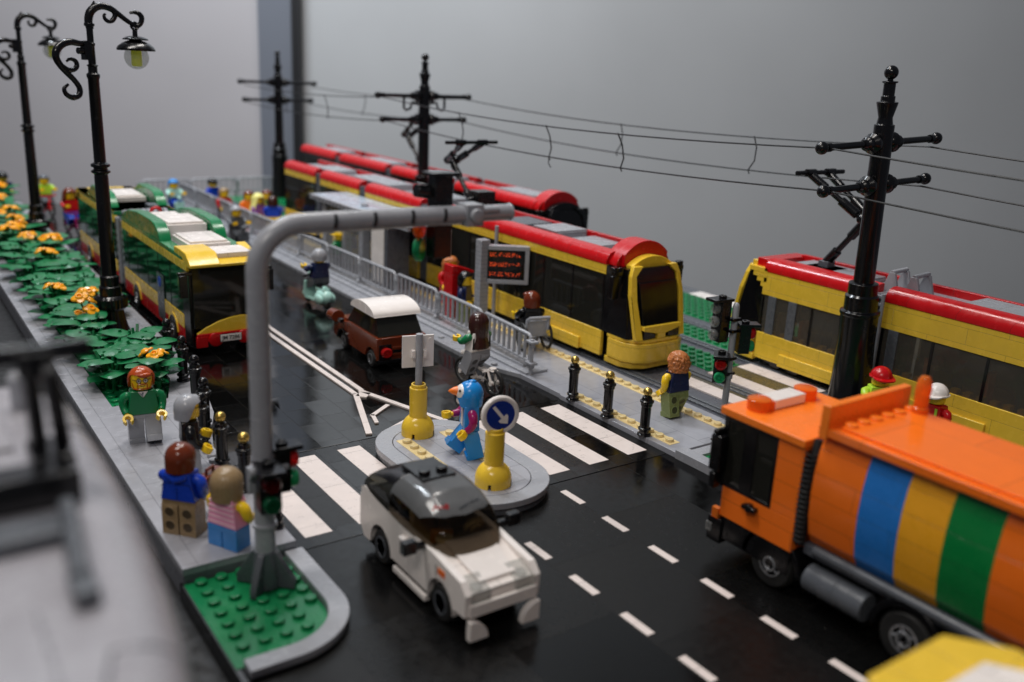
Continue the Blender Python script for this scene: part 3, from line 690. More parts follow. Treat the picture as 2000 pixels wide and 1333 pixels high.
figure('toy figure in a blue penguin costume with magenta sleeves striding over the traffic island', (18.9, 4.9, .83), R_(-112), 'azure', 'azure', arms='magenta', hair_=('penguin', 'azure'), pose=(38, -14), armpose=(28, -10), face=False, extra=penguin)
figure('toy man with curly ginger hair, dark blue vest and olive trousers by the bollards', (37.0, 4.55, .43), R_(176), 'olive', 'navy', arms='skin', hair_=('curly', 'nougat'), pose=(26, -12), armpose=(24, -14))
def redjacket(t):
    mb = MB(); mb.box((-.2, -.51, 2.1), (.2, -.48, 3.4), 'white'); mb.build('shirt_front', t, bevel=.01)
figure('toy man with short ginger hair and red jacket standing behind the red machine', (38.3, 39.6, .83), R_(-5), 'red', 'red', hair_=('curly', 'nougat'), extra=redjacket)
figure('toy figure with black hair and dark blue top waiting beside the display post', (36.9, 34.4, .43), R_(35), 'olive', 'navy', hair_=('smooth', 'black'))
WHEELX = figure('toy man with brown hair in a black jacket sitting in the grey wheelchair', (37.3, 23.6, .35+.0), R_(168), 'black', 'black', hair_=('smooth', 'brown'), pose=(88, 88), armpose=(35, 35), holes=False)
WHEELX.location.z = .75
figure('toy cyclist with long dark brown hair and green sleeves riding the white bicycle', (27.2, 16.9, 1.5), R_(186), 'grey', 'white', arms='green', hair_=('long', 'dbrown'), pose=(48, 24), armpose=(42, 40), extra=lambda t: (lambda mb: ([mb.tube([(x, .5, 2.05), (x*.8, .47, 2.8), (x*.9, .465, 3.45)], .025, 'ink', n=6) for x in (-.35, .35)], [mb.prism([(x-.1, 2.2), (x+.1, 2.2), (x+.06, 3.1), (x-.06, 3.1)], 1, .48, .515, 'ink') for x in (-.82, .82)], mb.build('vest_trim', t, bevel=0)))(MB()))
figure('toy rider with round grey helmet and dark blue jacket on the pale aqua scooter', (26.9, 47.2, 1.05), R_(186), 'dgrey', 'navy', hair_=('helmet', 'grey'), pose=(70, 70), armpose=(50, 50), holes=False)
def hivis(t):
    mb = MB()
    for sx in (-.5, .5): mb.box((sx-.1, -.52, 2.0), (sx+.1, -.485, 3.35), 'lime')
    mb.build('vest_stripe', t, bevel=.01)
figure('toy worker in a red hard hat standing between the tracks behind the orange truck', (48.7, -4.7, .25), R_(-35), 'navy', 'lime', arms='lime', hair_=('hardhat', 'red'), armpose=(60, 10), extra=hivis)
figure('toy worker in a white hard hat by the near tram beyond the orange truck', (48.9, -9.0, .25), R_(-95), 'navy', 'red', hair_=('hardhat', 'white'), extra=hivis)
# the crowd at the far end
far = [((35.8, 111, .4), 20, 'black', 'blue', ('cap', 'black'), 'black capped toy figure in a blue jacket at the far end of the platform'),
       ((33.9, 99.5, .4), 20, 'dgrey', 'red', ('smooth', 'dtan'), 'toy figure in a red jacket with sandy hair at the far end of the platform'),
       ((36.4, 95.5, .4), -10, 'purple', 'orange', ('smooth', 'brown'), 'brown haired toy figure in an orange jacket on the far platform'),
       ((36.4, 91.5, .4), 30, 'purple', 'purple', ('wavy', 'cream'), 'toy figure with big pale yellow hair and a lavender dress on the far platform'),
       ((37.8, 89.3, .4), 160, 'yellow', 'blue', ('smooth', 'dbrown'), 'toy figure with dark hair and blue top on the far platform'),
       ((35.6, 61.0, .4), 200, 'black', 'dkgreen', ('cap', 'skin'), 'toy figure in dark green with a yellow cap behind the tram shelter'),
       ((38.0, 63.4, .4), -80, 'yellow', 'purple', ('smooth', 'brown'), 'toy figure with lavender top waiting inside the tram shelter'),
       ((39.2, 95.5, .4), 0, 'brown', 'dkgreen', ('smooth', 'brown'), 'toy figure in dark green next to the far catenary pole'),
       ((6.6, 121.5, .9), 0, 'black', 'navy', ('cap', 'black'), 'black capped toy figure at the far left end of the flower bed')]
for p, a, lg_, tp_, hr_, lb in far:
    if lg_+'_in' not in M: M[lg_+'_in'] = M[lg_]
    figure(lb, p, R_(a), lg_, tp_, hair_=hr_, holes=False)
figure('toy cyclist with wavy reddish brown hair and red jacket riding the pink bicycle', (12.0, 97.9, 1.15), R_(12), 'blue', 'red', hair_=('wavy', 'brown'), pose=(50, 30), armpose=(45, 45), holes=False)
figure('toy cyclist with dark helmet and lime green jacket on the red bicycle by the lamp', (11.4, 115, 1.15), R_(12), 'dgrey', 'lime', hair_=('helmet', 'dgrey'), pose=(50, 30), armpose=(45, 45), holes=False)
figure('toy rider with pale blue helmet coming along the road beyond the bus', (28.6, 107.5, .9), R_(10), 'blue', 'aqua', hair_=('helmet', 'azure'), pose=(60, 60), armpose=(45, 45), holes=False)
figure('toy rider with light grey helmet coming along the road beside the far fence', (28.8, 78.8, .9), R_(10), 'dgrey', 'dgrey', hair_=('helmet', 'grey'), pose=(60, 60), armpose=(45, 45), holes=False)

# ------------------------------------------------------------------ two wheelers (local: travels towards -Y)
def bicycle(label, loc, rz, mat, group=None):
    t = thing('bicycle', label, 'bicycle', loc, rz, group)
    for y in (-1.95, 1.95):
        mb = MB(); mb.torus((0, y, 1.15), (1, 0, 0), 1.0, .15, 'rubber', n=36, m=8); tyre = mb
        wv = tyre.build('wheel', t, bevel=0)
        mb = MB(); mb.torus((0, y, 1.15), (1, 0, 0), .86, .05, 'glass_clear', n=30, m=6); mb.cyl((-.12, y, 1.15), (.12, y, 1.15), .16, 'glass_clear', n=12)
        for k in range(8): a = pi*k/4; mb.tube([(0, y, 1.15), (0, y+.85*cos(a), 1.15+.85*sin(a))], .03, 'glass_clear', n=6)
        mb.build('rim', wv, bevel=0)
    mb = MB()
    mb.tube([(0, -1.35, 2.2), (0, -.2, 1.0), (0, 1.0, 1.25), (0, .9, 1.9)], .15, mat, n=10); mb.tube([(0, -1.3, 2.05), (0, .9, 1.75)], .13, mat, n=10)
    for sx in (-.28, .28):
        mb.tube([(sx, .9, 1.8), (sx, 1.5, 2.05), (sx, 1.95, 1.15)], .11, mat, n=8); mb.cyl((sx-.12, 1.95, 1.15), (sx+.12, 1.95, 1.15), .2, mat, n=12)
        mb.tube([(sx*.6, -1.4, 2.3), (sx, -1.95, 1.15)], .12, mat, n=8); mb.cyl((sx-.12, -1.95, 1.15), (sx+.12, -1.95, 1.15), .2, mat, n=12)
    mb.build('frame', t, bevel=0)
    mb = MB(); mb.box((-.3, .3, 1.9), (.3, 1.3, 2.05), mat); mb.cyl((0, 1.75, 2.15), (0, 1.75, 2.35), .3, mat, n=14); mb.box((-.3, 1.3, 2.08), (.3, 2.1, 2.18), mat); mb.build('saddle', t, bevel=.03)
    mb = MB(); mb.tube([(0, -1.4, 2.2), (0, -1.2, 3.0)], .12, mat, n=8); mb.tube([(-1.15, -.75, 3.15), (-.9, -1.15, 3.1), (0, -1.25, 3.0), (.9, -1.15, 3.1), (1.15, -.75, 3.15)], .11, mat, n=8)
    for sx in (-1, 1): mb.sphere((sx*1.17, -.68, 3.15), .15, mat, n=10, k=6)
    mb.build('handlebar', t, bevel=0)
    mb = MB(); mb.cyl((-.35, -.1, .95), (.35, -.1, .95), .2, mat, n=12); mb.box((-.75, -.35, .55), (-.4, .1, .68), mat); mb.box((.4, -.1, 1.15), (.75, .35, 1.28), mat); mb.build('pedal', t, bevel=.02)
    return t
bicycle('white bicycle under the long haired toy cyclist near the fence end', (27.45, 17.0, 0), R_(186), 'white')
bicycle('pink bicycle ridden towards us beside the yellow and green bus', (12.0, 97.3, 0), R_(12), 'magenta')
bicycle('red bicycle partly hidden behind the far lamp post', (11.4, 114.4, 0), R_(12), 'red')
def scooter(label, loc, rz, mat):
    t = thing('scooter', label, 'scooter', loc, rz)
    for y in (-2.0, 1.9):
        mb = MB(); mb.torus((0, y, .62), (1, 0, 0), .43, .2, 'rubber', n=26, m=8); wv = mb.build('wheel', t, bevel=0)
        mb = MB(); mb.cyl((-.2, y, .62), (.2, y, .62), .3, 'silver', n=14); mb.build('rim', wv, bevel=.02)
    mb = MB()
    # rear cowl
    mb.sphere((0, 1.35, 1.25), 1.0, mat, sc=(.88, 1.2, .85), n=28, k=16); mb.sphere((-.7, 1.5, 1.1), .66, mat, sc=(.5, 1.2, .85), n=20, k=12); mb.sphere((.7, 1.5, 1.1), .66, mat, sc=(.5, 1.2, .85), n=20, k=12)
    mb.box((-.42, .3, 1.7), (.42, 1.9, 2.18), mat); mb.cyl((0, 1.5, 2.15), (0, 1.5, 2.35), .3, mat, n=14)
    # floor and front shield
    mb.box((-.62, -1.35, .62), (.62, 1.0, .86), mat)
    sh = [(-1.35, .7), (-1.15, .7), (-1.35, 1.4), (-1.25, 2.5), (-1.42, 2.6), (-1.62, 1.6)]
    mb.prism(sh, 0, -.8, .8, mat)
    mb.prism(arc(-2.0, .72, .75, 10, 170, 10)+[(-2.5, .75), (-1.5, .75)], 0, -.34, .34, mat)
    mb.build('body', t, bevel=.06)
    mb = MB(); mb.box((-.4, .2, 2.18), (.4, 1.6, 2.32), 'black'); mb.build('seat', t, bevel=.05)
    mb = MB(); mb.tube([(0, -1.45, 2.2), (0, -1.35, 3.0)], .16, mat, n=10); mb.tube([(-1.0, -1.0, 3.1), (0, -1.35, 3.1), (1.0, -1.0, 3.1)], .12, 'black', n=8); mb.sphere((0, -1.5, 3.1), .33, mat, n=14, k=8)
    mb.build('handlebar', t, bevel=0)
    return t
scooter('pale aqua motor scooter driving away along the fence', (26.5, 46.8, .05), R_(186), 'aqua')
scooter('pale blue scooter far away beyond the bus', (28.6, 107.0, .05), R_(10), 'aqua')
scooter('dark grey scooter coming along the far fence', (28.8, 78.3, .05), R_(10), 'dgrey')
# wheelchair
t = thing('wheelchair', 'grey toy wheelchair with thin black wheels behind the fence', 'wheelchair', (37.3, 23.2, .43), R_(168))
for sx in (-1.2, 1.2):
    mb = MB(); mb.torus((sx, .35, 1.3), (1, 0, 0), 1.18, .13, 'rubber', n=36, m=8); wv = mb.build('wheel', t, bevel=0)
    mb = MB(); mb.torus((sx, .35, 1.3), (1, 0, 0), 1.0, .05, 'glass_clear', n=30, m=6); mb.cyl((sx-.1, .35, 1.3), (sx+.1, .35, 1.3), .2, 'glass_clear')
    for k in range(10): a = pi*k/5; mb.tube([(sx, .35, 1.3), (sx, .35+1.0*cos(a), 1.3+1.0*sin(a))], .03, 'glass_clear', n=6)
    mb.build('rim', wv, bevel=0)
mb = MB(); mb.box((-.95, -.8, 1.35), (.95, .75, 1.55), 'grey'); mb.build('seat', t, bevel=.04)
mb = MB(); mb.hexa([(-.95, .62, 1.5), (.95, .62, 1.5), (.95, .8, 1.5), (-.95, .8, 1.5)], [(-.95, .78, 2.9), (.95, .78, 2.9), (.95, .96, 2.9), (-.95, .96, 2.9)], 'grey'); mb.build('backrest', t, bevel=.04)
mb = MB(); mb.tube([(-1.05, .9, 2.0), (-1.05, 1.0, 3.0), (-.95, 1.35, 3.25), (.95, 1.35, 3.25), (1.05, 1.0, 3.0), (1.05, .9, 2.0)], .16, 'grey', n=12); mb.build('push_handle', t, bevel=0)
for sx in (-.8, .8):
    mb = MB(); mb.torus((sx, -1.1, .4), (1, 0, 0), .26, .12, 'rubber', n=18, m=6); mb.box((sx-.12, -1.2, .5), (sx+.12, -.7, 1.4), 'grey'); mb.build('caster', t, bevel=.02)
# ------------------------------------------------------------------ bollards
def bollard(label, loc, gold, group):
    t = thing('bollard', label, 'bollard', loc, 0, group)
    mb = MB()
    mb.lathe([(.5, 0), (.5, .12), (.36, .2), (.36, .38), (.46, .44), (.46, .56), (.35, .62), (.35, 2.2), (.42, 2.25), (.42, 2.45), (.5, 2.5), (.5, 2.62), (.38, 2.68), (.34, 2.9), (.2, 2.98), (.2, 3.05), (0, 3.05)], (0,0,0), 'black', n=24,
             mod=lambda k, i: 1+(.04 if k in (7, 6) and i % 4 == 0 else 0))
    mb.build('post', t, bevel=.012)
    mb = MB(); mb.sphere((0,0,3.27), .33, 'gold' if gold else 'black', n=22, k=14); mb.build('ball_cap', t, bevel=0)
    return t
for i, (x, y) in enumerate([(32.2, 10.75), (32.25, 6.65), (32.25, 2.6)]):
    bollard(['black bollard with gold ball top, farthest of the three at the platform edge', 'black bollard with gold ball top, middle one of the three at the platform edge', 'black bollard with gold ball top nearest the curly haired toy man'][i], (x, y, .4), True, 'gold topped bollards along the platform edge')
lb = ['black bollard right beside the front of the bus, farthest of the pavement row', 'black bollard second from the bus on the left pavement', 'black bollard in front of the bus number plate', 'black bollard half hidden behind the nearer bollard past the grey haired man', 'black bollard standing next to the grey haired toy man']
for i, (x, y) in enumerate([(7.35, 32.2), (7.05, 27.0), (6.5, 21.9), (5.6, 16.9), (4.6, 14.1)]):
    bollard(lb[i], (x, y, .9), False, 'plain black bollards along the left pavement')
lb = ['black bollard with gold ball top left of the grey mast, the farther one', 'black bollard with gold ball top just touching the mast outline', 'black bollard standing right behind the grey mast at the crossing']
for i, (x, y) in enumerate([(4.62, 10.3), (4.75, 6.6), (4.62, 1.6)]):
    bollard(lb[i], (x, y, .9), i < 2, 'bollards at the left end of the crossing')

# ------------------------------------------------------------------ street lamps
def street_lamp(label, loc, rz, group):
    t = thing('street_lamp', label, 'street lamp', loc, rz, group)
    mb = MB()
    mb.lathe([(1.45, 0), (1.45, .3), (1.2, .9), (.98, 2.0), (.92, 2.5)], (0,0,0), 'black', n=40, mod=lambda k, i: 1+.05*(i % 2))
    mb.lathe([(1.0, 2.45), (1.3, 2.7), (1.3, 3.5), (1.0, 3.75)], (0,0,0), 'black', n=48, mod=lambda k, i: 1+.06*(i % 2))
    mb.lathe([(.9, 3.7), (.9, 4.5), (.78, 4.6), (.78, 5.4), (.6, 5.55)], (0,0,0), 'black', n=28)
    mb.build('base', t, bevel=.02)
    mb = MB()
    mb.lathe([(.62, 5.5), (.56, 13.9), (.54, 14.2), (.76, 14.35), (.76, 14.5), (.56, 14.62), (.56, 14.75), (.76, 14.85), (.76, 15.05), (.48, 15.2), (.44, 21.9), (.52, 22.1), (.52, 22.3), (.36, 22.45), (.36, 22.9), (.46, 23.0), (.3, 23.1), (.28, 24.5), (.34, 24.6), (.34, 24.72), (.26, 24.8), (.26, 26.0), (.4, 26.05), (.4, 26.25), (.24, 26.3)], (0,0,0), 'black', n=24)
    for z in (7.6, 9.7, 11.8, 17.0, 18.8, 20.5): mb.lathe([(.45 if z > 15 else .56, z), (.475 if z > 15 else .605, z+.02), (.45 if z > 15 else .56, z+.04)], (0,0,0), 'black', n=20)
    mb.build('pole', t, bevel=.012)
    def px(pts): return smooth([((u-575)*.3/25.2, 0, 24.6-(v-170)*.3/25.2+1.75) for u, v in pts])
    mb = MB()
    mb.tube(px([(578, 215), (572, 160), (588, 105), (625, 72), (665, 62), (710, 72), (755, 100), (800, 135), (845, 165), (880, 178), (905, 155), (912, 120), (895, 95), (865, 88), (835, 95)]), [.3, .32, .33, .3, .28, .26, .22, .2, .18, .18, .2, .22, .2, .16, .1], 'black', n=12)
    mb.tube(px([(690, 65), (728, 85), (742, 115), (725, 148), (700, 158), (678, 145), (672, 120), (685, 110)]), [.16, .2, .2, .2, .18, .16, .12, .08], 'black', n=10)
    mb.tube(px([(588, 105), (605, 65), (617, 32)]), [.25, .16, .05], 'black', n=10)
    mb.build('scroll_arm', t, bevel=0)
    A = Matrix.Rotation(R_(-152), 4, 'Z') 
    mb = MB(); mb.T = A
    q = lambda pts: smooth([((545-u)*.3/25.2*1.3+.3, 0, 24.6-(v-170)*.3/25.2+.6) for u, v in pts])
    mb.tube(q([(545, 215), (500, 215), (450, 208), (405, 225), (372, 265), (365, 310), (385, 360), (420, 410), (455, 455), (480, 505), (475, 550), (440, 568), (405, 548), (395, 510), (420, 482)]), [.2, .24, .28, .3, .3, .28, .26, .24, .22, .22, .24, .24, .2, .16, .1], 'black', n=12)
    mb.tube(q([(380, 345), (420, 385), (450, 388), (475, 365), (470, 330), (440, 318), (420, 335)]), [.16, .2, .2, .2, .18, .14, .08], 'black', n=10)
    mb.build('scroll_arm', t, bevel=0)
    mb = MB(); mb.T = A; mb.box((.1, -.32, 23.4), (.75, .32, 24.9), 'black'); mb.cyl((.6, 0, 24.1), (1.2, 0, 24.1), .26, 'black'); mb.build('bracket', t, bevel=.03)
    c = (3.42, 0)
    mb = MB(); mb.torus((c[0], 0, 26.25), (0, 1, 0), .27, .1, 'black', n=20, m=8)
    mb.lathe([(.2, 25.4), (.2, 25.95), (.1, 26.0)], (c[0], 0, 0), 'black'); mb.lathe([(1.0, 25.15), (1.0, 25.25), (.7, 25.42), (.3, 25.5), (0, 25.5)], (c[0], 0, 0), 'black', n=30)
    mb.lathe([(1.5, 24.3), (1.52, 24.45), (1.4, 24.65), (1.0, 24.95), (.5, 25.12), (.4, 25.2)], (c[0], 0, 0), 'black', n=36); mb.build('lamp_shade', t, bevel=.015)
    mb = MB(); mb.sphere((c[0], 0, 23.8), .98, 'glass_clear', n=30, k=20, hi=38); mb.build('globe', t, bevel=0)
    mb = MB(); mb.lathe([(.0, 23.05), (.35, 23.07), (.42, 23.2), (.42, 24.4)], (c[0], 0, 0), 'lens_yellow'); mb.build('bulb', t, bevel=0)
    return t
L1 = street_lamp('tall ornate black street lamp near the bus front, clear globe on its right arm', (5.35, 42.4, .6), R_(-6), 'ornate street lamps in the flower bed')
def regroup(): pass
L2 = dup(L1, (5.9, 85, .6), R_(-6), 'tall ornate black street lamp farther back beside the two toy cyclists', 'ornate street lamps in the flower bed')

# ------------------------------------------------------------------ catenary poles and wires
def catenary(label, loc, tilt, extra, group):
    t = thing('catenary_pole', label, 'overhead line pole', loc, 0, group); t.rotation_euler = (0, R_(tilt), 0)
    mb = MB(); mb.lathe([(1.7, 0), (1.65, .5), (1.5, 3), (1.4, 6), (1.42, 8.1), (1.5, 8.15), (1.5, 8.4), (1.25, 8.5), (1.25, 9.6), (1.1, 9.75), (1.1, 10.6), (.8, 10.7)], (0,0,0), 'black', n=28)
    for k in range(9): mb.box((-.3, -1.56+.02*k, .8+.85*k), (.3, -1.3, 1.0+.85*k), 'black')
    mb.build('base', t, bevel=.03)
    mb = MB(); mb.lathe([(.78, 10.6), (.72, 22.8), (.58, 22.85), (.5, 23.3), (.75, 24.3), (.75, 24.4), (.5, 24.45), (.5, 24.8), (.42, 24.85), (.42, 25.7), (.55, 25.75), (.55, 25.85), (.2, 25.9), (.2, 26.1)], (0,0,-.35), 'black', n=20); mb.sphere((0, 0, 26.1), .5, 'black'); mb.build('pole', t, bevel=.015)
    for z, h in ((21.15, 6.9), (18.1, 6.2)):
        mb = MB(); mb.cyl((-h, 0, z), (h, 0, z), .25, 'black', n=14)
        for s_ in (-1, 1):
            mb.lathe([(.3, .55), (.55, .7), (.75, 1.0), (.75, 1.25), (.5, 1.5), (.5, 1.9), (.36, 2.0), (.3, 2.3)], (0, 0, z), 'black', ax=(s_, 0, 0), n=18)
            mb.sphere((s_*h, 0, z), .46, 'black', n=18, k=12); mb.cyl((s_*(h-.9), 0, z), (s_*(h-.5), 0, z), .32, 'black', n=14)
        mb.build('crossarm', t, bevel=0)
    if extra:
        mb = MB()
        for s_ in (-1, 1): mb.tube([(s_*.6, 0, 20.2), (s_*1.9, 0, 20.3), (s_*2.1, 0, 19.5), (s_*2.8, 0, 19.3), (s_*3.1, 0, 19.6), (s_*3.1, 0, 21)], .17, 'black', n=8)
        mb.build('hanger', t, bevel=0)
    return t
G = 'black overhead line poles between the tracks'
catenary('tall black overhead line pole nearest us beside the orange truck', (51.35, -.6, -.1), -2.6, False, G)
catenary('black overhead line pole in the middle of the tram row', (51.75, 69.5, -.3), 0, True, G)
catenary('blurred black overhead line pole farthest away by the black window frame', (51.7, 122.2, -.6), 0, False, G)
ys = [-70, -.6, 69.5, 122.2, 128]
def wire_pts(pts, sag):
    out_ = []
    for a, b in zip(pts[:-1], pts[1:]):
        L = (Vector(b)-Vector(a)).length
        for k in range(14):
            s_ = k/14; p = Vector(a).lerp(Vector(b), s_); p.z -= sag*(L/70)**2*4*s_*(1-s_); out_.append(p)
    out_.append(Vector(pts[-1])); return out_
wires = {}
for nm, xo, z, xz in (('far upper contact wire on the window side', 6.2, 20.7, 1), ('near upper contact wire on the road side', -6.2, 20.7, 1), ('far lower wire on the window side', 5.7, 17.7, 0), ('near lower wire on the road side', -5.7, 17.7, 0)):
    x0 = 50.4 if xz else 50.6
    W_ = wire_pts([(x0+xo, -70, z+.3), (x0+xo, -.6, z), (51.7+xo, 69.5, z-.1), (51.7+xo, 122.2, z-.7)], 1.0)
    mb = MB(); mb.tube(W_, .07, 'ink', n=6); o = mb.build('overhead_wire', bevel=0); tag(o, nm+' strung between the line poles', 'wire', 'overhead wires above the trams'); wires[(xo > 0, xz)] = (o, W_)
def on(W_, y):
    for a, b in zip(W_[:-1], W_[1:]):
        if a.y <= y <= b.y: return a.lerp(b, (y-a.y)/(b.y-a.y))
for side, yy in ((False, [22.0, 33, 50, 88, 104]), (True, [17, 36, 82, 100])):
    for y in yy:
        a = on(wires[(side, 1)][1], y); b = on(wires[(side, 0)][1], y)
        mb = MB(); mb.tube([a+Vector((0,0,.1)), a.lerp(b, .3)+Vector((0, -.5, 0)), a.lerp(b, .7)+Vector((0, -.55, 0)), b, b-Vector((0, .2, .3))], .065, 'ink', n=6); mb.build('dropper', wires[(side, 1)][0], bevel=0)
        if y == 33: mb = MB(); mb.tube([b, b-Vector((.1, .1, .6)), b-Vector((0, .4, 1.0))], .05, 'ink', n=6); mb.build('loose_end', wires[(side, 0)][0], bevel=0)

# ------------------------------------------------------------------ signals
def lens(mb, c, d, mat, r=.44):
    mb.lathe([(r*.9, 0), (r, .08), (r, .3), (r*.8, .42), (r*.55, .42), (r*.5, .34), (r*.25, .34), (r*.22, .44), (0, .44)], c, mat, ax=d, n=22)
def signal_unit(t, name, c, d, cols, w_=.52):
    """black housing with a stack of lenses looking along d (level)"""
    d = Vector(d).normalized(); s_ = Vector((-d.y, d.x, 0)); n = len(cols); h = 1.05*n
    a = math.atan2(d.y, d.x)
    mb = MB(); mb.T = Matrix.Translation(c) @ Matrix.Rotation(a, 4, 'Z')
    mb.box((-w_, -w_, 0), (w_*.75, w_, h), 'black_b'); mb.box((-w_*1.3, -w_*1.15, h), (w_*2.2, w_*1.15, h+.22), 'black'); mb.lathe([(.3, h+.22), (.3, h+.42), (.18, h+.42), (.18, h+.34), (0, h+.34)], (0,0,0), 'black', n=18)
    u = mb.build(name, t, bevel=.03)
    for k, cc in enumerate(cols):
        mb = MB(); mb.T = Matrix.Translation(c) @ Matrix.Rotation(a, 4, 'Z'); lens(mb, (w_*.75, 0, h-.55-1.03*k), (1, 0, 0), cc); mb.build('lens', u, bevel=0)
# near grey gantry mast
t = thing('signal_mast', 'big light grey tubular mast arching over the road with traffic signals', 'traffic signal mast', (2.65, -2.4, 0))
mb = MB()
for k in range(4):
    mb.T = Matrix.Rotation(R_(45+90*k), 4, 'Z'); mb.prism([(.2, .15), (1.5, .15), (1.5, .6), (.62, 2.0), (.2, 2.0)], 1, -.17, .17, 'dgrey')
mb.T = Matrix(); mb.lathe([(.75, .15), (.75, .5), (.55, 1.9), (.55, 2.05)], (0,0,0), 'dgrey', n=20); mb.build('base', t, bevel=.03)
mb = MB(); r = .49
mb.tube([(0, 0, 2.0), (0, 0, 15.75)]+[(2.1-2.1*cos(R_(a)), 0, 15.75+2.1*sin(R_(a))) for a in range(8, 91, 8)]+[(2.4, 0, 17.85), (10.6, 0, 17.85)], r, 'grey', n=32)
for z in (4.1, 6.9, 8.9, 10.9, 12.9, 14.9): mb.lathe([(r, z), (r+.012, z+.015), (r+.012, z+.03), (r, z+.045)], (0, 0, 0), 'grey', n=32)
mb.lathe([(r, 3.3), (r+.09, 3.32), (r+.09, 3.5), (r, 3.52)], (0,0,0), 'grey', n=32)
for x in (2.5, 4.4, 6.4, 8.4): mb.lathe([(r, x), (r+.012, x+.015), (r+.012, x+.03), (r, x+.045)], (0, 0, 17.85), 'grey', ax=(1, 0, 0), n=32)
mb.build('pole', t, bevel=0)
mb = MB(); mb.box((10.6, -.55, 17.3), (11.6, .55, 18.4), 'grey'); mb.lathe([(.36, 0), (.36, .25), (.3, .28), (0, .28)], (11.1, -.55, 17.85), 'grey', ax=(0, -1, 0), n=20)
mb.tube([(11.6, 0, 17.85), (13.6, 0, 17.85)], .42, 'grey', n=20); mb.tube([(11.6, -.3, 18.05), (12.6, -.3, 18.05)], .2, 'grey', n=10); mb.torus((13.5, 0, 17.85), (1, 0, 0), .36, .1, 'grey', n=24)
mb.build('pole_end', t, bevel=.04)
for x in (3.6, 5.6, 7.6, 9.4):
    mb = MB(); mb.T = Matrix.Translation((x, 0, 17.85)) @ Matrix.Rotation(R_(8), 4, 'Y'); mb.tube([(0, -r*cos(R_(a))-.012, r*sin(R_(a))) for a in (50, 35, 20, 5, -10, -25)], .09, 'ink', n=6)
    mb.build('slot', t, bevel=0)
# hanging head at the arm
mb = MB(); mb.T = Matrix.Translation((9.85, .75, 15.6)); mb.box((-.52, -.3, 0), (.52, .5, 4.1), 'black_b'); mb.box((-.8, -.5, 4.1), (.8, .6, 4.3), 'black'); mb.cyl((-.6, .3, 3.3), (-1.3, .3, 3.4), .35, 'black'); mb.build('arm_signal', t, bevel=.04)
mb = MB(); mb.T = Matrix.Translation((9.85, 1.25, 15.4)); lens(mb, (-.6, .2, .5), (-.7, .7, 0), 'lens_green', .62); mb.build('lens', t, bevel=0)
mb = MB(); mb.T = Matrix.Translation((9.85, 1.25, 15.4)); lens(mb, (-.6, .2, 1.7), (-.7, .7, 0), 'lens_orange', .62); mb.build('lens', t, bevel=0)
mb = MB(); mb.lathe([(r, 6.2), (r+.1, 6.22), (r+.1, 6.5), (r, 6.52)], (0,0,0), 'grey', n=28); mb.cyl((-.3, -.35, 6.4), (-.85, -.4, 6.4), .28, 'grey'); mb.box((.2, -.5, 6.25), (1.1, .0, 6.5), 'grey'); mb.box((-.75, -.15, 5.2), (-.45, .2, 6.5), 'grey'); mb.build('clamp', t, bevel=.03)
signal_unit(t, 'signal_head', (-.1, -1.0, 4.6), (-.1, -1, 0), ['lens_red_dim', 'lens_green_dim'], .5)
signal_unit(t, 'signal_head', (.95, .05, 5.0), (1, -.05, 0), ['lens_red', 'lens_green'], .42)
# right thin post
t = thing('signal_post', 'thin light grey post with three black signal heads beside the tram tracks', 'traffic signal', (41.65, 3.65, .3))
mb = MB(); mb.cyl((0,0,0), (-.0, 0, 2.6), .26, 'grey', n=16); mb.cyl((0, 0, 2.6), (0, 0, 3.0), .34, 'grey', n=16); mb.tube([(0, 0, 3), (0, 0, 8.3), (0, 0, 8.5), (0, 0, 8.6)], [.26, .26, .2, .06], 'grey', n=16); mb.build('post', t, bevel=.01)
signal_unit(t, 'signal_head', (-.75, .75, 5.5), (-1, .1, 0), ['glass_clear']*3)
signal_unit(t, 'signal_head', (.75, -.45, 4.7), (.9, -.5, 0), ['lens_red', 'lens_green'], .48)
signal_unit(t, 'signal_head', (-.75, .2, 2.35), (-.75, -.66, 0), ['lens_red', 'lens_green'])
for z in (2.9, 4.1, 6.3, 7.2): mb = MB(); mb.box((-.5, -.3, z), (.4, .3, z+.22), 'black'); mb.build('clamp', t, bevel=.02)

# ------------------------------------------------------------------ yellow beacons on the island
def beacon(label, loc):
    t = thing('island_beacon', label, 'beacon', loc, 0, 'yellow beacon posts on the traffic island')
    mb = MB(); mb.sphere((0, 0, .38), 1.12, 'yellow', lo=0, hi=62, n=36, k=12); mb.cyl((0,0,.36), (0,0,.38), 1.12, 'yellow', n=36)
    for k in range(4):
        for s_ in range(9):
            pass
    n = 36; vs = []; fs = []
    for i in range(n+1):
        a = 2*pi*i/n
        for rr, zz in ((1.12, .38), (1.12, 0), (.95, 0), (.95, .38)): vs.append((rr*cos(a), rr*sin(a), zz))
    for i in range(n):
        if i % 9 in (4,): continue
        for j in range(3): fs.append((i*4+j, (i+1)*4+j, (i+1)*4+j+1, i*4+j+1))
    mb.add(vs, fs, 'yellow')
    mb.build('dome_base', t, bevel=0)
    mb = MB(); mb.cyl((0,0,0), (0,0,.37), .9, 'dbrown', n=24); mb.build('core', t, bevel=0)
    mb = MB(); mb.lathe([(.6, 1.3), (.6, 3.35), (.5, 3.38), (.5, 3.6), (.38, 3.62), (.38, 3.3), (0, 3.3)], (0,0,0), 'yellow', n=28); mb.build('column', t, bevel=.02)
    return t
t = beacon('yellow domed beacon post at the far island end with square white sign', (17.75, 9.55, .8))
mb = MB(); mb.cyl((0, 0, 3.3), (0, 0, 7.1), .24, 'grey', n=18); mb.build('sign_pole', t, bevel=.02)
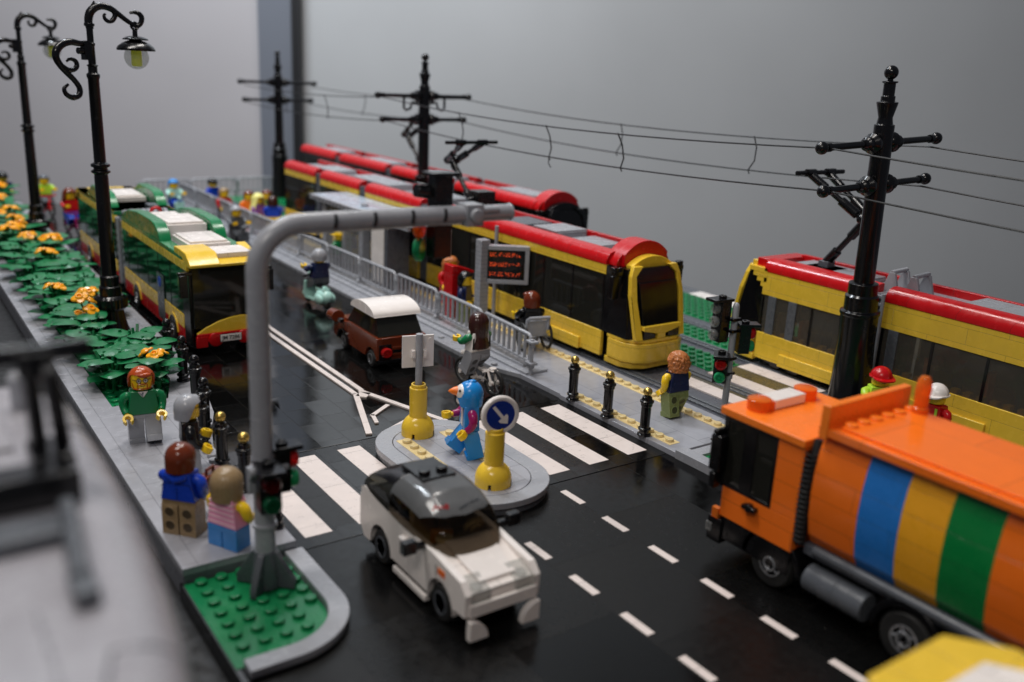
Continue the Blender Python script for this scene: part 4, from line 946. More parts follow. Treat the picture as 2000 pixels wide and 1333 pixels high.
mb = MB(); mb.T = Matrix.Rotation(R_(-14), 4, 'Z'); mb.box((-1.08, .27, 4.7), (1.08, .42, 6.9), 'white'); mb.box((-.5, -.1, 5.45), (-.27, .3, 5.95), 'white'); mb.box((.27, -.1, 5.45), (.5, .3, 5.95), 'white'); mb.lathe([(.14, 0), (.1, .04), (.1, .03), (0, .03)], (.82, .27, 6.6), 'white', ax=(0, -1, 0), n=16); mb.build('sign_panel', t, bevel=.05)
t = beacon('yellow domed beacon post at the near island end with round blue arrow sign', (17.95, .55, .8))
t2 = t
A = Matrix.Translation((.2, -.15, 4.45)) @ Matrix.Rotation(R_(-12), 4, 'Z') @ Matrix.Rotation(R_(4), 4, 'Y')
mb = MB(); mb.T = A; mb.lathe([(1.14, .25), (1.2, .1), (1.2, -.05), (1.12, -.12), (.98, -.12), (.95, -.06), (0, -.06)], (0,0,0), 'white', ax=(0, 1, 0), n=44); sp_ = mb.build('round_sign', t, bevel=0)
mb = MB(); mb.T = A; mb.cyl((0, -.055, 0), (0, -.085, 0), .9, 'sign_blue', n=44); mb.build('blue_disc', sp_, bevel=0)
mb = MB(); mb.T = A @ Matrix.Rotation(R_(-0), 4, 'Y')
d = Vector((.62, -.66)).normalized(); nn = Vector((-d.y, d.x))
def P2(a, b): v = d*a+nn*b; return (v.x, v.y)
mb.prism([P2(-.74, .1), P2(-.74, -.1), P2(.2, -.1), P2(.2, -.33), P2(.36, -.33), P2(.74, 0), P2(.36, .33), P2(.2, .33), P2(.2, .1)], 1, -.105, -.075, 'white')
mb.build('arrow', sp_, bevel=0)

# ------------------------------------------------------------------ fence panels
def fence_panel(label, loc, rz=0, group=None):
    t = thing('fence', label, 'fence', loc, rz, group)
    mb = MB(); L = 8.1
    mb.tube([(0, .1, .75), (0, .1, 2.75), (0, .35, 2.9), (0, L-.4, 2.9), (0, L-.15, 2.75), (0, L-.15, .75)], .17, 'grey', n=10)
    mb.tube([(0, .1, .62), (0, L-.15, .62)], .15, 'grey', n=10)
    for k in range(8): y = .95+.88*k; mb.tube([(0, y, .62), (0, y, 2.9)], .145, 'grey', n=10)
    mb.build('railing', t, bevel=0)
    mb = MB(); mb.cyl((0, L+.12, 0), (0, L+.12, 2.75), .16, 'grey', n=10)
    for z in (.75, 2.1): mb.box((-.2, L-.35, z), (.2, L+.3, z+.18), 'grey'); mb.box((-.25, L-.1, z-.12), (.25, L+.35, z+.3), 'grey')
    mb.box((-.55, L-.25, -.02), (.55, L+.5, .16), 'grey'); mb.sphere((-.3, L+.12, .3), .22, 'grey', n=12, k=8)
    mb.build('post', t, bevel=.02)
    return t
GF = 'grey railing panels along the platform edge'
F0 = fence_panel('grey railing panel nearest us at the free end of the platform fence', (33.0, 17.6, .8), R_(-4), GF)
names = ['second', 'third', 'fourth', 'fifth', 'sixth', 'seventh', 'eighth', 'ninth', 'tenth', 'eleventh', 'twelfth']
x, y = 33.6, 26.1
for k, nme in enumerate(names):
    dup(F0, (x, y, .8), R_(-1.5 if k == 0 else .6), nme+' grey railing panel counted from the free end of the platform fence', GF); y += 8.5; x -= -.2 if k == 0 else .09
t = F0
mb = MB(); mb.T = Matrix.Translation((-.2, -.45, -.2)); mb.cyl((0, 0, -.2), (0, 0, 2.9), .17, 'grey', n=12); mb.build('end_post', t, bevel=.01)
for z in (.75, 2.6): mb = MB(); mb.T = Matrix.Translation((-.2, -.45, -.2)); mb.box((-.35, -.5, z), (.35, .5, z+.2), 'grey'); mb.box((-.22, -.22, z-.35), (.22, .22, z), 'grey'); mb.build('hinge', t, bevel=.03)
GB = 'grey railing panels closing the far end of the table'
for k in range(3):
    dup(F0, (28+k*4.2*2, 125, .6), R_(-90), ['left', 'middle', 'right'][k]+'most grey railing panel across the far end of the road', GB)

# ------------------------------------------------------------------ display, machine, shelter
t = thing('departure_display', 'grey departure display post with three rows of orange lights', 'display', (36.9, 31.4, .4))
mb = MB(); mb.box((-.5, -.5, 0), (.5, .5, 8.3), 'grey_b'); mb.box((-.5, -.5, 8.33), (.5, .5, 8.75), 'grey'); mb.build('column', t, bevel=.03)
A = Matrix.Rotation(R_(-34), 4, 'Z')
sc = .93
mb = MB(); mb.T = A
mb.box((.55, -.45, 7.85), (4.5, .45, 8.25), 'grey'); mb.box((.55, -.45, 4.55), (4.5, .45, 4.95), 'grey'); mb.box((4.1, -.45, 4.97), (4.5, .45, 7.83), 'grey'); mb.build('screen_frame', t, bevel=.03)
mb = MB(); mb.T = A; mb.box((.5, -.3, 4.97), (4.08, .3, 7.83), plastic('dark screen', (.004, .004, .005, 1), .12)); scn = mb.build('screen', t, bevel=0)
mb = MB(); mb.T = A; md_ = MB(); md_.T = A
rnd = random.Random(4)
for row in range(3):
    z0 = 7.2-.95*row
    for c in range(26):
        x = .72+c*.115
        for r_ in range(4):
            if c in (6, 12, 17, 21): continue
            v = rnd.random()
            if v < .62: (mb if v < .42 else md_).box((x, -.315, z0+r_*.1), (x+.075, -.298, z0+r_*.1+.06), 'led' if v < .42 else 'led_dim')
mb.build('display_text', scn, bevel=0); md_.build('display_text', scn, bevel=0)
t = thing('ticket_machine', 'bright red box machine with a wedge shaped top behind the fence', 'ticket machine', (36.7, 35.9, .4))
mb = MB(); mb.box((-.75, -.6, 0), (.75, 1.1, 4.5), 'red_b'); mb.build('cabinet', t, bevel=.04)
mb = MB(); mb.prism([(-.75, 4.53), (1.0, 4.53), (1.7, 4.5), (1.9, 4.7), (-.2, 5.4), (-.75, 5.4)], 1, -.6, 1.1, 'red'); mb.build('sloped_top', t, bevel=.04)
mb = MB(); mb.box((.78, -.5, 1), (.85, .9, 4.2), 'dgrey'); mb.build('side_panel', t, bevel=.02)
t = thing('tram_shelter', 'grey tram stop shelter with clear roof and a white panel at its near end', 'shelter', (35.4, 48.2, .4))
for y in (7.0, 12.0, 17.5):
    mb = MB(); mb.box((.1, y-.5, 0), (1.1, y+.5, 7.6), 'grey_b'); mb.build('column', t, bevel=.03)
mb = MB(); mb.box((.3, 7.6, 1.2), (.5, 17.0, 7.2), 'glass_clear'); mb.build('glass_wall', t, bevel=.0)
mb = MB(); mb.box((-.2, -.2, 0), (2.6, .45, 7.7), 'dgrey_b'); k_ = mb.build('end_board', t, bevel=.03)
mb = MB(); mb.box((-.28, .5, .7), (-.15, 3.5, 7.3), 'white'); mb.box((-.15, .48, .1), (2.4, 3.6, 7.6), 'dgrey_b'); mb.build('white_panel', t, bevel=.02)
mb = MB(); mb.box((-.2, -5, 8.0), (5.0, 21, 8.12), plastic('printed pale roof', rgb(176, 190, 204), .2, None, (4, 2), var=.2)); mb.build('roof', t, bevel=.02)
mb = MB(); mb.box((-.35, -5.1, 7.6), (.05, 21, 8.15), 'grey_b'); mb.box((-.35, 20.6, 7.6), (5.0, 21.1, 8.15), 'grey'); 
for k in range(14): mb.cyl((-.36, 19.5-k*1.0, 7.87), (-.2, 19.5-k*1.0, 7.87), .2, 'dbrown', n=12)
mb.build('roof_beam', t, bevel=.02)
mb = MB()
for y in (2, 9): mb.torus((1.6, y, 8.35), (0, 0, 1), .35, .14, 'grey', n=16, m=6)
mb.build('roof_ring', t, bevel=0)
mb = MB(); mb.cyl((4.6, -14.5, 0), (4.6, -14.5, 9.5), .2, 'grey', n=12); mb.build('thin_post', t, bevel=.0)
mb = MB(); mb.cyl((3.4, -7.4, 0), (3.4, -7.4, 7.9), .2, 'grey', n=12); mb.build('thin_post', t, bevel=.0)

# ------------------------------------------------------------------ flower bed plants
def leaf(mb, p, a, L, w_, droop, mat='leaf', fold=.12):
    """broad pointed leaf of moulded plastic, slightly folded along its rib"""
    n = 9; T = Matrix.Translation(p) @ Matrix.Rotation(a, 4, 'Z')
    top = []; 
    for i in range(n+1):
        s_ = i/n; x = L*s_; ww = w_*(sin(pi*min(1, s_**.75))**.75)*(1 if s_ < .98 else .1); z = .28*sin(pi*s_*.7)*1.0-droop*s_*s_
        top.append((x, ww, z))
    vs = []
    for x, ww, z in top: vs += [(x, -ww, z-fold*ww), (x, 0, z+.05), (x, ww, z-fold*ww), (x, 0, z-.1), ]
    fs = []
    for i in range(n):
        a_ = i*4; b_ = a_+4
        fs += [(a_, b_, b_+1, a_+1), (a_+1, b_+1, b_+2, a_+2), (a_+2, b_+2, b_+3, a_+3), (a_+3, b_+3, b_, a_)]
    vs = [T @ Vector(v) for v in vs]; mb.add(vs, fs, mat)
def flower(mb, p, tiltv, s_=1.0):
    ax = Vector(tiltv).normalized(); t_ = Vector((1, 0, 0)); u = ax.cross(t_).normalized(); v = ax.cross(u)
    p = Vector(p)
    for k in range(4):
        a = pi/4+k*pi/2; c = p+(u*cos(a)+v*sin(a))*.3*s_
        mb.lathe([(.27*s_, 0), (.3*s_, .08), (.24*s_, .17), (0, .19)], c, 'borange', ax=ax+(u*cos(a)+v*sin(a))*.2, n=14)
    mb.lathe([(.3*s_, .02), (.3*s_, .2), (.2*s_, .32), (.17*s_, .32), (.14*s_, .2), (0, .2)], p, 'borange', ax=ax, n=16)
def plant(kind, seed):
    rd = random.Random(seed)
    lab = {0: 'low leafy green toy plant without flowers in the flower bed', 1: 'leafy green toy plant with a cluster of orange flowers in the flower bed', 2: 'leafy green toy plant with upright stems and orange flowers in the flower bed'}[kind]
    t = thing('flowering_plant' if kind else 'leafy_plant', lab, 'plant', (0,0,-50), 0, 'toy plants in the long flower bed')
    mb = MB()
    mb.cyl((0,0,0), (0,0,.5), .35, 'leaf', n=12)
    for k in range(9):
        a = rd.random()*6.28; r = .5+rd.random()*.7; h = 1.0+rd.random()*1.4
        mb.tube([(0,0,.3), (r*.5*cos(a), r*.5*sin(a), h*.6), (r*cos(a), r*sin(a), h+.4)], .1, 'leaf', n=6)
        if rd.random() < .7: x, y = rd.uniform(-1, 1), rd.uniform(-1, 1); mb.tube([(x*.7, y*.7, 0), (x*.9, y*.9, h*.8), (x*1.1+.1, y*1.1, h*1.15)], [.14, .13, .11], 'leaf', n=6)
    mb.build('stem', t, bevel=0)
    nl = 11 if kind == 0 else 9
    for k in range(nl):
        a = k*2.4+rd.random()*.6; h = .75+2.3*(k/nl)*(.75 if kind == 0 else .9)+rd.random()*.3; r = .15+.35*rd.random()
        mb = MB(); leaf(mb, (r*cos(a), r*sin(a), h), a, 1.65+rd.random()*.55, .78+rd.random()*.2, -.1+rd.random()*.4); o = mb.build('leaf', t, bevel=0, ang=60)
    if kind:
        nf = 3 if kind == 1 else 5
        for k in range(nf):
            a = k*2.1+rd.random(); r = .45+.2*rd.random(); h = 2.75+rd.random()*.4 if kind == 1 else 1.9+.45*k
            mb = MB(); p = (r*cos(a), r*sin(a), h); mb.tube([(0,0,1.2), (p[0]*.6, p[1]*.6, h*.8), (p[0], p[1], h)], .07, 'leaf', n=5)
            flower(mb, p, (cos(a)*.5, sin(a)*.5-.3, 1), 1.0); mb.build('flower', t, bevel=0)
    return t
protos = [plant(0, 1), plant(0, 2), plant(1, 3), plant(1, 4), plant(2, 5)]
spots = [(2.3, 28.6, 0), (4.9, 26.6, 2), (5.3, 30.6, 1), (3.0, 31.8, 1), (5.2, 33.6, 0), (2.2, 35.0, 0), (2.3, 38.6, 1), (2.2, 42.4, 0), (3.0, 41.0, 4), (2.4, 46.0, 1), (4.4, 47.5, 2), (6.0, 48.6, 0), (2.1, 49.6, 3), (4.2, 50.4, 1), (5.6, 50.6, 1), (2.6, 52.6, 0), (4.4, 54.0, 1), (2.1, 57.0, 1), (5.6, 56.6, 0), (3.6, 58.4, 0), (5.2, 61.2, 1), (2.2, 62.0, 0), (3.8, 64.8, 3), (5.6, 66.0, 1), (2.2, 67.5, 0), (4.2, 70.5, 0), (2.3, 73.0, 0), (5.5, 73.0, 2), (3.6, 76.5, 2), (2.0, 79.5, 3), (5.3, 79.5, 0), (3.4, 82.5, 2), (2.0, 86.5, 0), (4.0, 88.5, 3), (5.6, 91, 1), (2.4, 92.5, 2), (4.3, 96, 3), (2.2, 99.5, 2), (5.2, 101.5, 0), (3.5, 105, 3), (2, 110, 2), (4.8, 110.5, 3), (3.4, 116, 2), (5.4, 118, 3), (2.4, 121.5, 2)]
used = set()
for i, (x, y, k) in enumerate(spots):
    rd = random.Random(100+i); a = rd.random()*6.28
    if k not in used:
        used.add(k); o = protos[k]; o.location = (x, y, .6); o.rotation_euler = (0, 0, a)
    else: o = dup(protos[k], (x, y, .6), a)
    s_ = (1.0+.2*rd.random())*(1 if y < 60 else 1.12); o.scale = (s_, s_, s_*.95)
# ------------------------------------------------------------------ trams
def tram(label, x0, y0, d, mods, hb, panto=None, W_=6.2, clutter=(), group='red and yellow trams', name='tram', cols=('yellow_b', 'red_b'), z0=.1, interior=False, dome=True, fy='yellow', pk=(7.2, 'black', 3.3, 4.2), band='yellow', pframe=None, nose_roof='yellow', pdir=1):
    """x0 left side, y0 nose tip, d=+1: the train runs towards +Y from its nose; mods: list of (start, length); hb: z of (skirt, sill, window top, red bottom)"""
    t = thing(name, label, 'tram', (x0, y0, z0), 0, group)
    Y_, RD = cols
    S = Matrix.Scale(d, 4, (0, 1, 0)) if d < 0 else Matrix()
    z1, z2, z3, z4 = hb; zt = z4+1.25; WZ = W_
    def B(): m_ = MB(); m_.T = S.copy(); return m_
    # nose
    mb = B()
    plan = [(0, 3.6), (.0, 1.7), (.55, .7), (1.6, .15), (W_-1.6, .15), (W_-.55, .7), (W_, 1.7), (W_, 3.6)]
    mb.prism(plan, 2, z1+.25, z2-.35, Y_); pl2 = [(x if .1 < x < W_-.1 else x, y+.25) for x, y in plan]
    mb.prism([(x*.97+.09, y+.35) for x, y in plan], 2, z1-.35, z1+.2, Y_)
    mb.prism([(x*.98+.06, y+.2) for x, y in plan], 2, z2-.33, z2, Y_); mb.build('bumper', t, bevel=.06)
    L1 = z2+(z4-z2)*.64; L2 = z4+.25
    def lvl(z): return .62+(z-z2)/(L2-z2)*1.35
    mb = B()
    for sx in (0, 1):
        X_ = lambda x: x if sx == 0 else W_-x
        P_ = [(z2, .5, 1.25), (L1, .3, .85), (L2-.8, .5, 1.0), (L2, .85, 1.85)]
        for (za, a0, a1), (zb, b0, b1) in zip(P_[:-1], P_[1:]):
            mb.hexa([(X_(a0), lvl(za)-.12, za), (X_(a1), lvl(za)-.22, za), (X_(a1), lvl(za)+.5, za), (X_(a0), lvl(za)+.3, za)],
                    [(X_(b0), lvl(zb)-.12, zb), (X_(b1), lvl(zb)-.22, zb), (X_(b1), lvl(zb)+.5, zb), (X_(b0), lvl(zb)+.3, zb)], fy)
    mb.prism([(1.2, z2+.82), (W_/2-.5, z2+.45), (W_/2+.5, z2+.45), (W_-1.2, z2+.82), (W_-1.2, z2+1.2), (1.2, z2+1.2)], 1, .3, .85, fy)
    mb.box((W_/2-.45, .34, z2), (W_/2+.45, .8, z2+.6), fy)
    ar = arc(W_/2, L2-3.0, 3.75, 52, 128, 14)
    if dome: mb.prism(ar+[(W_/2-2.3, L2-.35), (W_/2+2.3, L2-.35)], 1, 2.2, 3.1, fy)
    else: mb.box((.6, 2.3, L2-.4), (W_-.6, 3.0, L2+.45), fy)
    mb.build('front_frame', t, bevel=.05)
    mb = B(); f_ = lambda z: lvl(z)
    for (za, a0), (zb, b0) in zip([(z2+.02, 1.2), (L1, .9), (L2-.8, 1.05), (L2-.2, 1.8)][:-1], [(z2, 1.2), (L1, .9), (L2-.8, 1.05), (L2-.2, 1.8)][1:]):
        mb.hexa([(a0, lvl(za), za), (W_-a0, lvl(za), za), (W_-a0, lvl(za)+.6, za), (a0, lvl(za)+.6, za)], [(b0, lvl(zb), zb), (W_-b0, lvl(zb), zb), (W_-b0, lvl(zb)+.6, zb), (b0, lvl(zb)+.6, zb)], 'black')
    ws = mb.build('front_panel', t, bevel=.02)
    mb = B(); h1 = z2+1.2; h2 = L2-1.35
    mb.hexa([(1.3, lvl(h1)-.3, h1), (W_-1.3, lvl(h1)-.3, h1), (W_-1.3, lvl(h1), h1), (1.3, lvl(h1), h1)], [(1.15, lvl(h2)-.3, h2), (W_-1.15, lvl(h2)-.3, h2), (W_-1.15, lvl(h2), h2), (1.15, lvl(h2), h2)], plastic('windscreen black', (.004, .004, .005, 1), .13)); mb.build('windscreen', ws, bevel=.03)
    mb = B()
    for sx in (0, 1):
        X_ = lambda x: x if sx == 0 else W_-x
        mb.hexa([(X_(1.3), .38, z2+.05), (X_(2.55), .38, z2+.1), (X_(2.55), .7, z2+.1), (X_(1.3), .7, z2+.05)], [(X_(1.3), .38, z2+.85), (X_(2.6), .38, z2+.4), (X_(2.6), .7, z2+.4), (X_(1.3), .7, z2+.85)], 'black')
    build_lr(mb, 'headlight', t, W_/2, bevel=.02)
    mb = B()
    for sx in (0, 1):
        X_ = lambda x: x if sx == 0 else W_-x
        mb.hexa([(X_(.06), 1.3, z2), (X_(1.0), .8, z2), (X_(1.0), 3.0, z2), (X_(.06), 4.52, z2)], [(X_(.5), lvl(L2)+.3, z4-.04), (X_(1.3), lvl(L2)+.1, z4-.04), (X_(1.3), 4.4, z4-.04), (X_(.10), 4.52, z4-.04)], 'black')
    build_lr(mb, 'side_screen', t, W_/2, bevel=.0)
    if not dome:
        # stepped yellow shoulder where the roof band meets the cab
        mb = B()
        for sx in (0, 1):
            X_ = lambda x: x if sx == 0 else W_-x
            for k in range(5):
                a_, b_ = sorted((X_(.0), X_(1.0+.12*k))); mb.box((a_+.02*k, 2.55+.45*k, z4-.12-.42*k), (b_-.02*k, 4.56-.0*k, z4+.02+.27-.42*k), Y_)
        build_lr(mb, 'stepped_shoulder', t, W_/2, bevel=.02)
    # red dome above the cab
    mb = B()
    if dome: dm = arc(W_/2, z4-1.2, 3.35, 42, 138, 14); mb.prism(dm+[(W_/2-2.5, z4), (W_/2+2.5, z4)], 1, 3.12, 5.2, 'red'); dm = arc(W_/2, z4-1.5, 3.55, 31, 149, 14); mb.prism(dm+[(W_/2-3.04, z4), (W_/2+3.04, z4)], 1, 3.5, 4.5, 'red')
    else: mb.box((.5, 2.9, z4), (W_-.5, 4.5, z4+1.0), 'red_b')
    mb.build('roof_dome', t, bevel=.05)
    for sx in ((0, 1) if dome else ()):
        mb = B(); X_ = lambda x: x if sx == 0 else W_-x
        a, b_ = sorted((X_(-.75), X_(.0))); mb.box((a, 2.6, z4-2.6), (b_, 3.1, z4-.6), 'black'); a, b_ = sorted((X_(-.7), X_(.5))); mb.box((a, 2.5, z4-.6), (b_, 3.0, z4-.2), 'black')
        mb.cyl((X_(-.45), 2.85, z4-.2), (X_(-.45), 2.85, z4+.15), .35, 'black', n=14); mb.cyl((X_(.2), 2.85, z4-.3), (X_(.2), 2.85, z4+.1), .35, 'black', n=14)
        mb.build('mirror', t, bevel=.05)
    # modules
    for mi_, (s0, L) in enumerate(mods):
        e = s0+L
        mb = B(); mb.box((0, s0, z1), (.35, e, z2), Y_); mb.box((W_-.35, s0, z1), (W_, e, z2), Y_)
        a = s0
        while a+1 < e and d > 0 and mi_ < 2:
            a = e
        mb.box((-.22, s0+2.8+.2*mi_, z1-.1), (.05, min(e-.4, s0+9.5), z1+1.0), Y_); build_lr(mb, 'skirt', t, W_/2, bevel=.05)
        mb = B(); mb.box((.04, s0, z3), (.36, e, z4-.02), Y_); mb.box((W_-.36, s0, z3), (W_-.04, e, z4-.02), Y_); build_lr(mb, 'upper_panel', t, W_/2, bevel=.03)
        mb = B(); gm = 'glass_tram' if interior else 'glass_black'; mb.box((.10, s0+.02, z2), (.24, e-.02, z3), gm); mb.box((W_-.24, s0+.02, z2), (W_-.10, e-.02, z3), gm); wn = build_lr(mb, 'window_band', t, W_/2, bevel=0)
        n_ = max(2, int(L/4))
        for k in range(n_+1):
            mb = B(); yy = s0+.1+(L-.4)*k/n_; mb.box((.05, yy, z2), (.2, yy+.2, z3), 'black'); mb.build('window_frame', wn[0], bevel=0)
        if interior or d < 0:
            mb = B()
            for k in range(int(L)):
                mb.box((.3, s0+.3+k, z2-.05), (.9, s0+.8+k, z2+.28), 'yellow')
            mb.build('sill_trim', t, bevel=0)
            mb = B(); rd = random.Random(mi_)
            for k in range(int(L/2.4)):
                c_ = rd.choice(['orange', 'dkgreen', 'dgrey', 'navy', 'red', 'white', 'tan']); yy = s0+.8+k*2.4
                mb.box((1.6, yy, z2-.6), (2.6, yy+.35, z2+1.3+rd.random()), c_); 
                if rd.random() < .5: mb.sphere((2.0, yy+.9, z2+1.5), .55, rd.choice(['skin', 'brown', 'dgrey']), n=12, k=8)
            mb.box((4.6, s0+1, z2), (4.8, e-1, z3-.3), 'dgrey'); mb.build('interior', t, bevel=.0)
        # door frames in grey
        if interior:
            mb = B()
            for f in interior: 
                if s0 <= f <= e: mb.box((.02, f, z2), (.18, f+.85, z3), 'dgrey')
            if mb.v: mb.build('door_pillar', t, bevel=.02)
        # body floor and roof
        mb = B(); mb.box((.4, s0, z1-.3), (W_-.4, e, z1+.4), 'black'); mb.build('underfloor', t, bevel=.02); mb = B(); mb.box((.4, s0+.05, z4-.4), (W_-.4, e-.05, z4+.55), 'grey_b'); mb.build('roof_deck', t, bevel=.02)
        mb = B(); q = [(.0, z4), (.0, z4+.35), (.14, z4+.72), (.45, z4+1.02), (.9, z4+1.15), (1.35, z4+1.15), (1.35, z4)]
        mb.prism(q, 1, s0 if mi_ else s0, e, RD); mb.prism([(W_-x, z) for x, z in q], 1, s0, e, RD); build_lr(mb, 'roof_edge', t, W_/2, bevel=.04)
        if mi_: 
            g0 = mods[mi_-1][0]+mods[mi_-1][1]
            mb = B()
            k = g0+.05
            while k < s0-.2: mb.box((.25, k, z1), (W_-.25, k+.25, z4+.5), 'grey' if interior else 'dgrey'); mb.box((.4, k+.25, z1), (W_-.4, k+.4, z4+.45), 'dgrey'); k += .42
            mb.build('bellows', t, bevel=.02)
    # roof gear
    for gi, (a, L, h, c_) in enumerate(clutter):
        mb = B(); mb.box((1.6, a, z4+.55), (W_-1.6, a+L, z4+.6+h), c_); mb.box((1.5, a+.1, z4+.58+h), (W_-1.5, a+L-.1, z4+.75+h), c_); mb.build('roof_unit', t, bevel=.04)
    if panto:
        pantograph(t, (W_/2, panto*d, z4+.7), d*pdir, *pk)
    # bogies
    mb = B()
    for s0, L in mods:
        for yy in (s0+2.0, s0+4.0):
            for sx in (.7, W_-.7): mb = B(); mb.cyl((sx-.2, yy, .75), (sx+.2, yy, .75), .6, 'black', n=20); mb.build('wheel', t, bevel=.02)
    return t
def pantograph(t, p, d, h=7.2, mat='black', wide=3.3, rch=4.2, hy=.5):
    x, y, z = p
    mb = MB(); mb.box((x-1.2, y-1.4, z-.1), (x+1.2, y+1.4, z+.25), 'dgrey'); mb.box((x-.5, y-.5, z+.25), (x+.5, y+.5, z+.8), 'dgrey'); mb.build('pantograph_base', t, bevel=.04)
    mb = MB(); k1 = (x, y+d*rch, z+4.4); base = (x, y, z+.7)
    B0 = Vector(base); K0 = Vector(k1); mb.tube([base, k1], .26, mat, n=10); mb.tube([B0, B0.lerp(K0, .3)], .42, mat, n=10); mb.tube([B0.lerp(K0, .68), K0], .4, mat, n=10)
    top = (x, y-d*.3, z+h)
    for s_ in (-1, 1):
        a = (x+s_*.6, y+d*(rch+.3), z+4.9); b = (x+s_*wide*.4, y+d*hy, z+h-.15)
        mb.tube([k1, a, b], .24, mat, n=10); mb.tube([Vector(a).lerp(Vector(b), .1), Vector(a).lerp(Vector(b), .4)], .4, mat, n=10); mb.sphere(a, .48, mat, n=12, k=8); mb.tube([Vector(a).lerp(Vector(b), .7), Vector(b)], .34, mat, n=10)
    mb.tube([(x-wide, y+d*hy, z+h), (x+wide, y+d*hy, z+h)], .2, mat, n=10)
    for s_ in (-1, 1): mb.tube([(x+s_*wide*.6, y+d*hy, z+h), (x+s_*wide*.25, y+d*hy, z+h)], .32, mat, n=10)
    mb.build('pantograph', t, bevel=0)
HB1 = (.8, 3.1, 8.15, 9.0)
tram('red and yellow tram stopped at the platform with its cab facing us', 40.6, 13.1, 1, W_=6.7, mods=[(4.5, 31), (37.5, 14), (53.5, 12), (67.5, 11)], hb=HB1, panto=31.5, interior=False, group='red and yellow trams',
     clutter=[(8.0, 4.5, .12, 'grey_b'), (13.5, 4.0, .55, 'grey_b'), (19, 4.5, .3, 'dgrey_b'), (34.5, 5, .6, 'grey_b'), (48, 11, .5, 'grey_b'), (64.5, 7, .35, 'grey_b')])
HB2 = (.95, 3.35, 6.75, 8.8)
tram('red and yellow tram passing on the right behind the orange truck', 53.0, 14.9, -1, [(4.2, 10.9), (16.15, 26), (44.5, 20)], HB2, panto=8.2, pk=(8.1, 'black', 3.1, 2.9, -1.9), dome=False, interior=[5.0, 7.2, 16.9],
     clutter=[(5.6, 7.5, .2, 'grey_b'), (21.5, 17, .35, 'grey_b')])
tram('red and yellow tram farthest back, only its red roof seen above the others', 53.0, 41.0, 1, [(4.5, 18), (24.5, 16), (42.5, 16), (60.5, 14)], (.8, 3.1, 8.15, 9.1), panto=36.5, cols=('black_b', 'red_b'), fy='black',
     clutter=[(6.5, 8, .5, 'grey_b'), (26, 8, .3, 'grey_b'), (44, 9, .3, 'grey_b'), (62, 8, .3, 'grey_b')])
tt = bpy.data.objects['tram.001']
mb = MB()
for yy in (-15.2, -16.05): mb.box((-.12, yy-.12, .9), (.3, yy+.12, 9.4), 'grey')
for k in range(14): mb.box((-.1, -16.0, 1.2+.6*k), (.28, -15.25, 1.42+.6*k), 'grey')
mb.build('joint_ladder', tt, bevel=.02)
# grab handles on the near right tram roof
for k in range(2):
    mb = MB(); yb = -15.4-1.9*k
    for xx in (1.7, 3.5): mb.prism([(yb-.75, 9.3), (yb+.75, 9.3), (yb+.2, 10.85), (yb-.25, 10.85)], 0, xx-.12, xx+.12, 'grey')
    mb.cyl((1.6, yb, 10.85), (3.6, yb, 10.95), .18, 'grey', n=12); mb.build('roof_handle', tt, bevel=.02)
# big dark speaker-like block behind the gantry arm: roof box of the platform tram
mb = MB(); mb.box((1.2, 27.0-.0, 9.6), (3.4, 29.2, 12.2), 'black_b'); mb.cyl((1.2, 28, 11.3), (.5, 28, 11.1), .4, 'black'); mb.build('roof_unit', bpy.data.objects['tram'], bevel=.06)

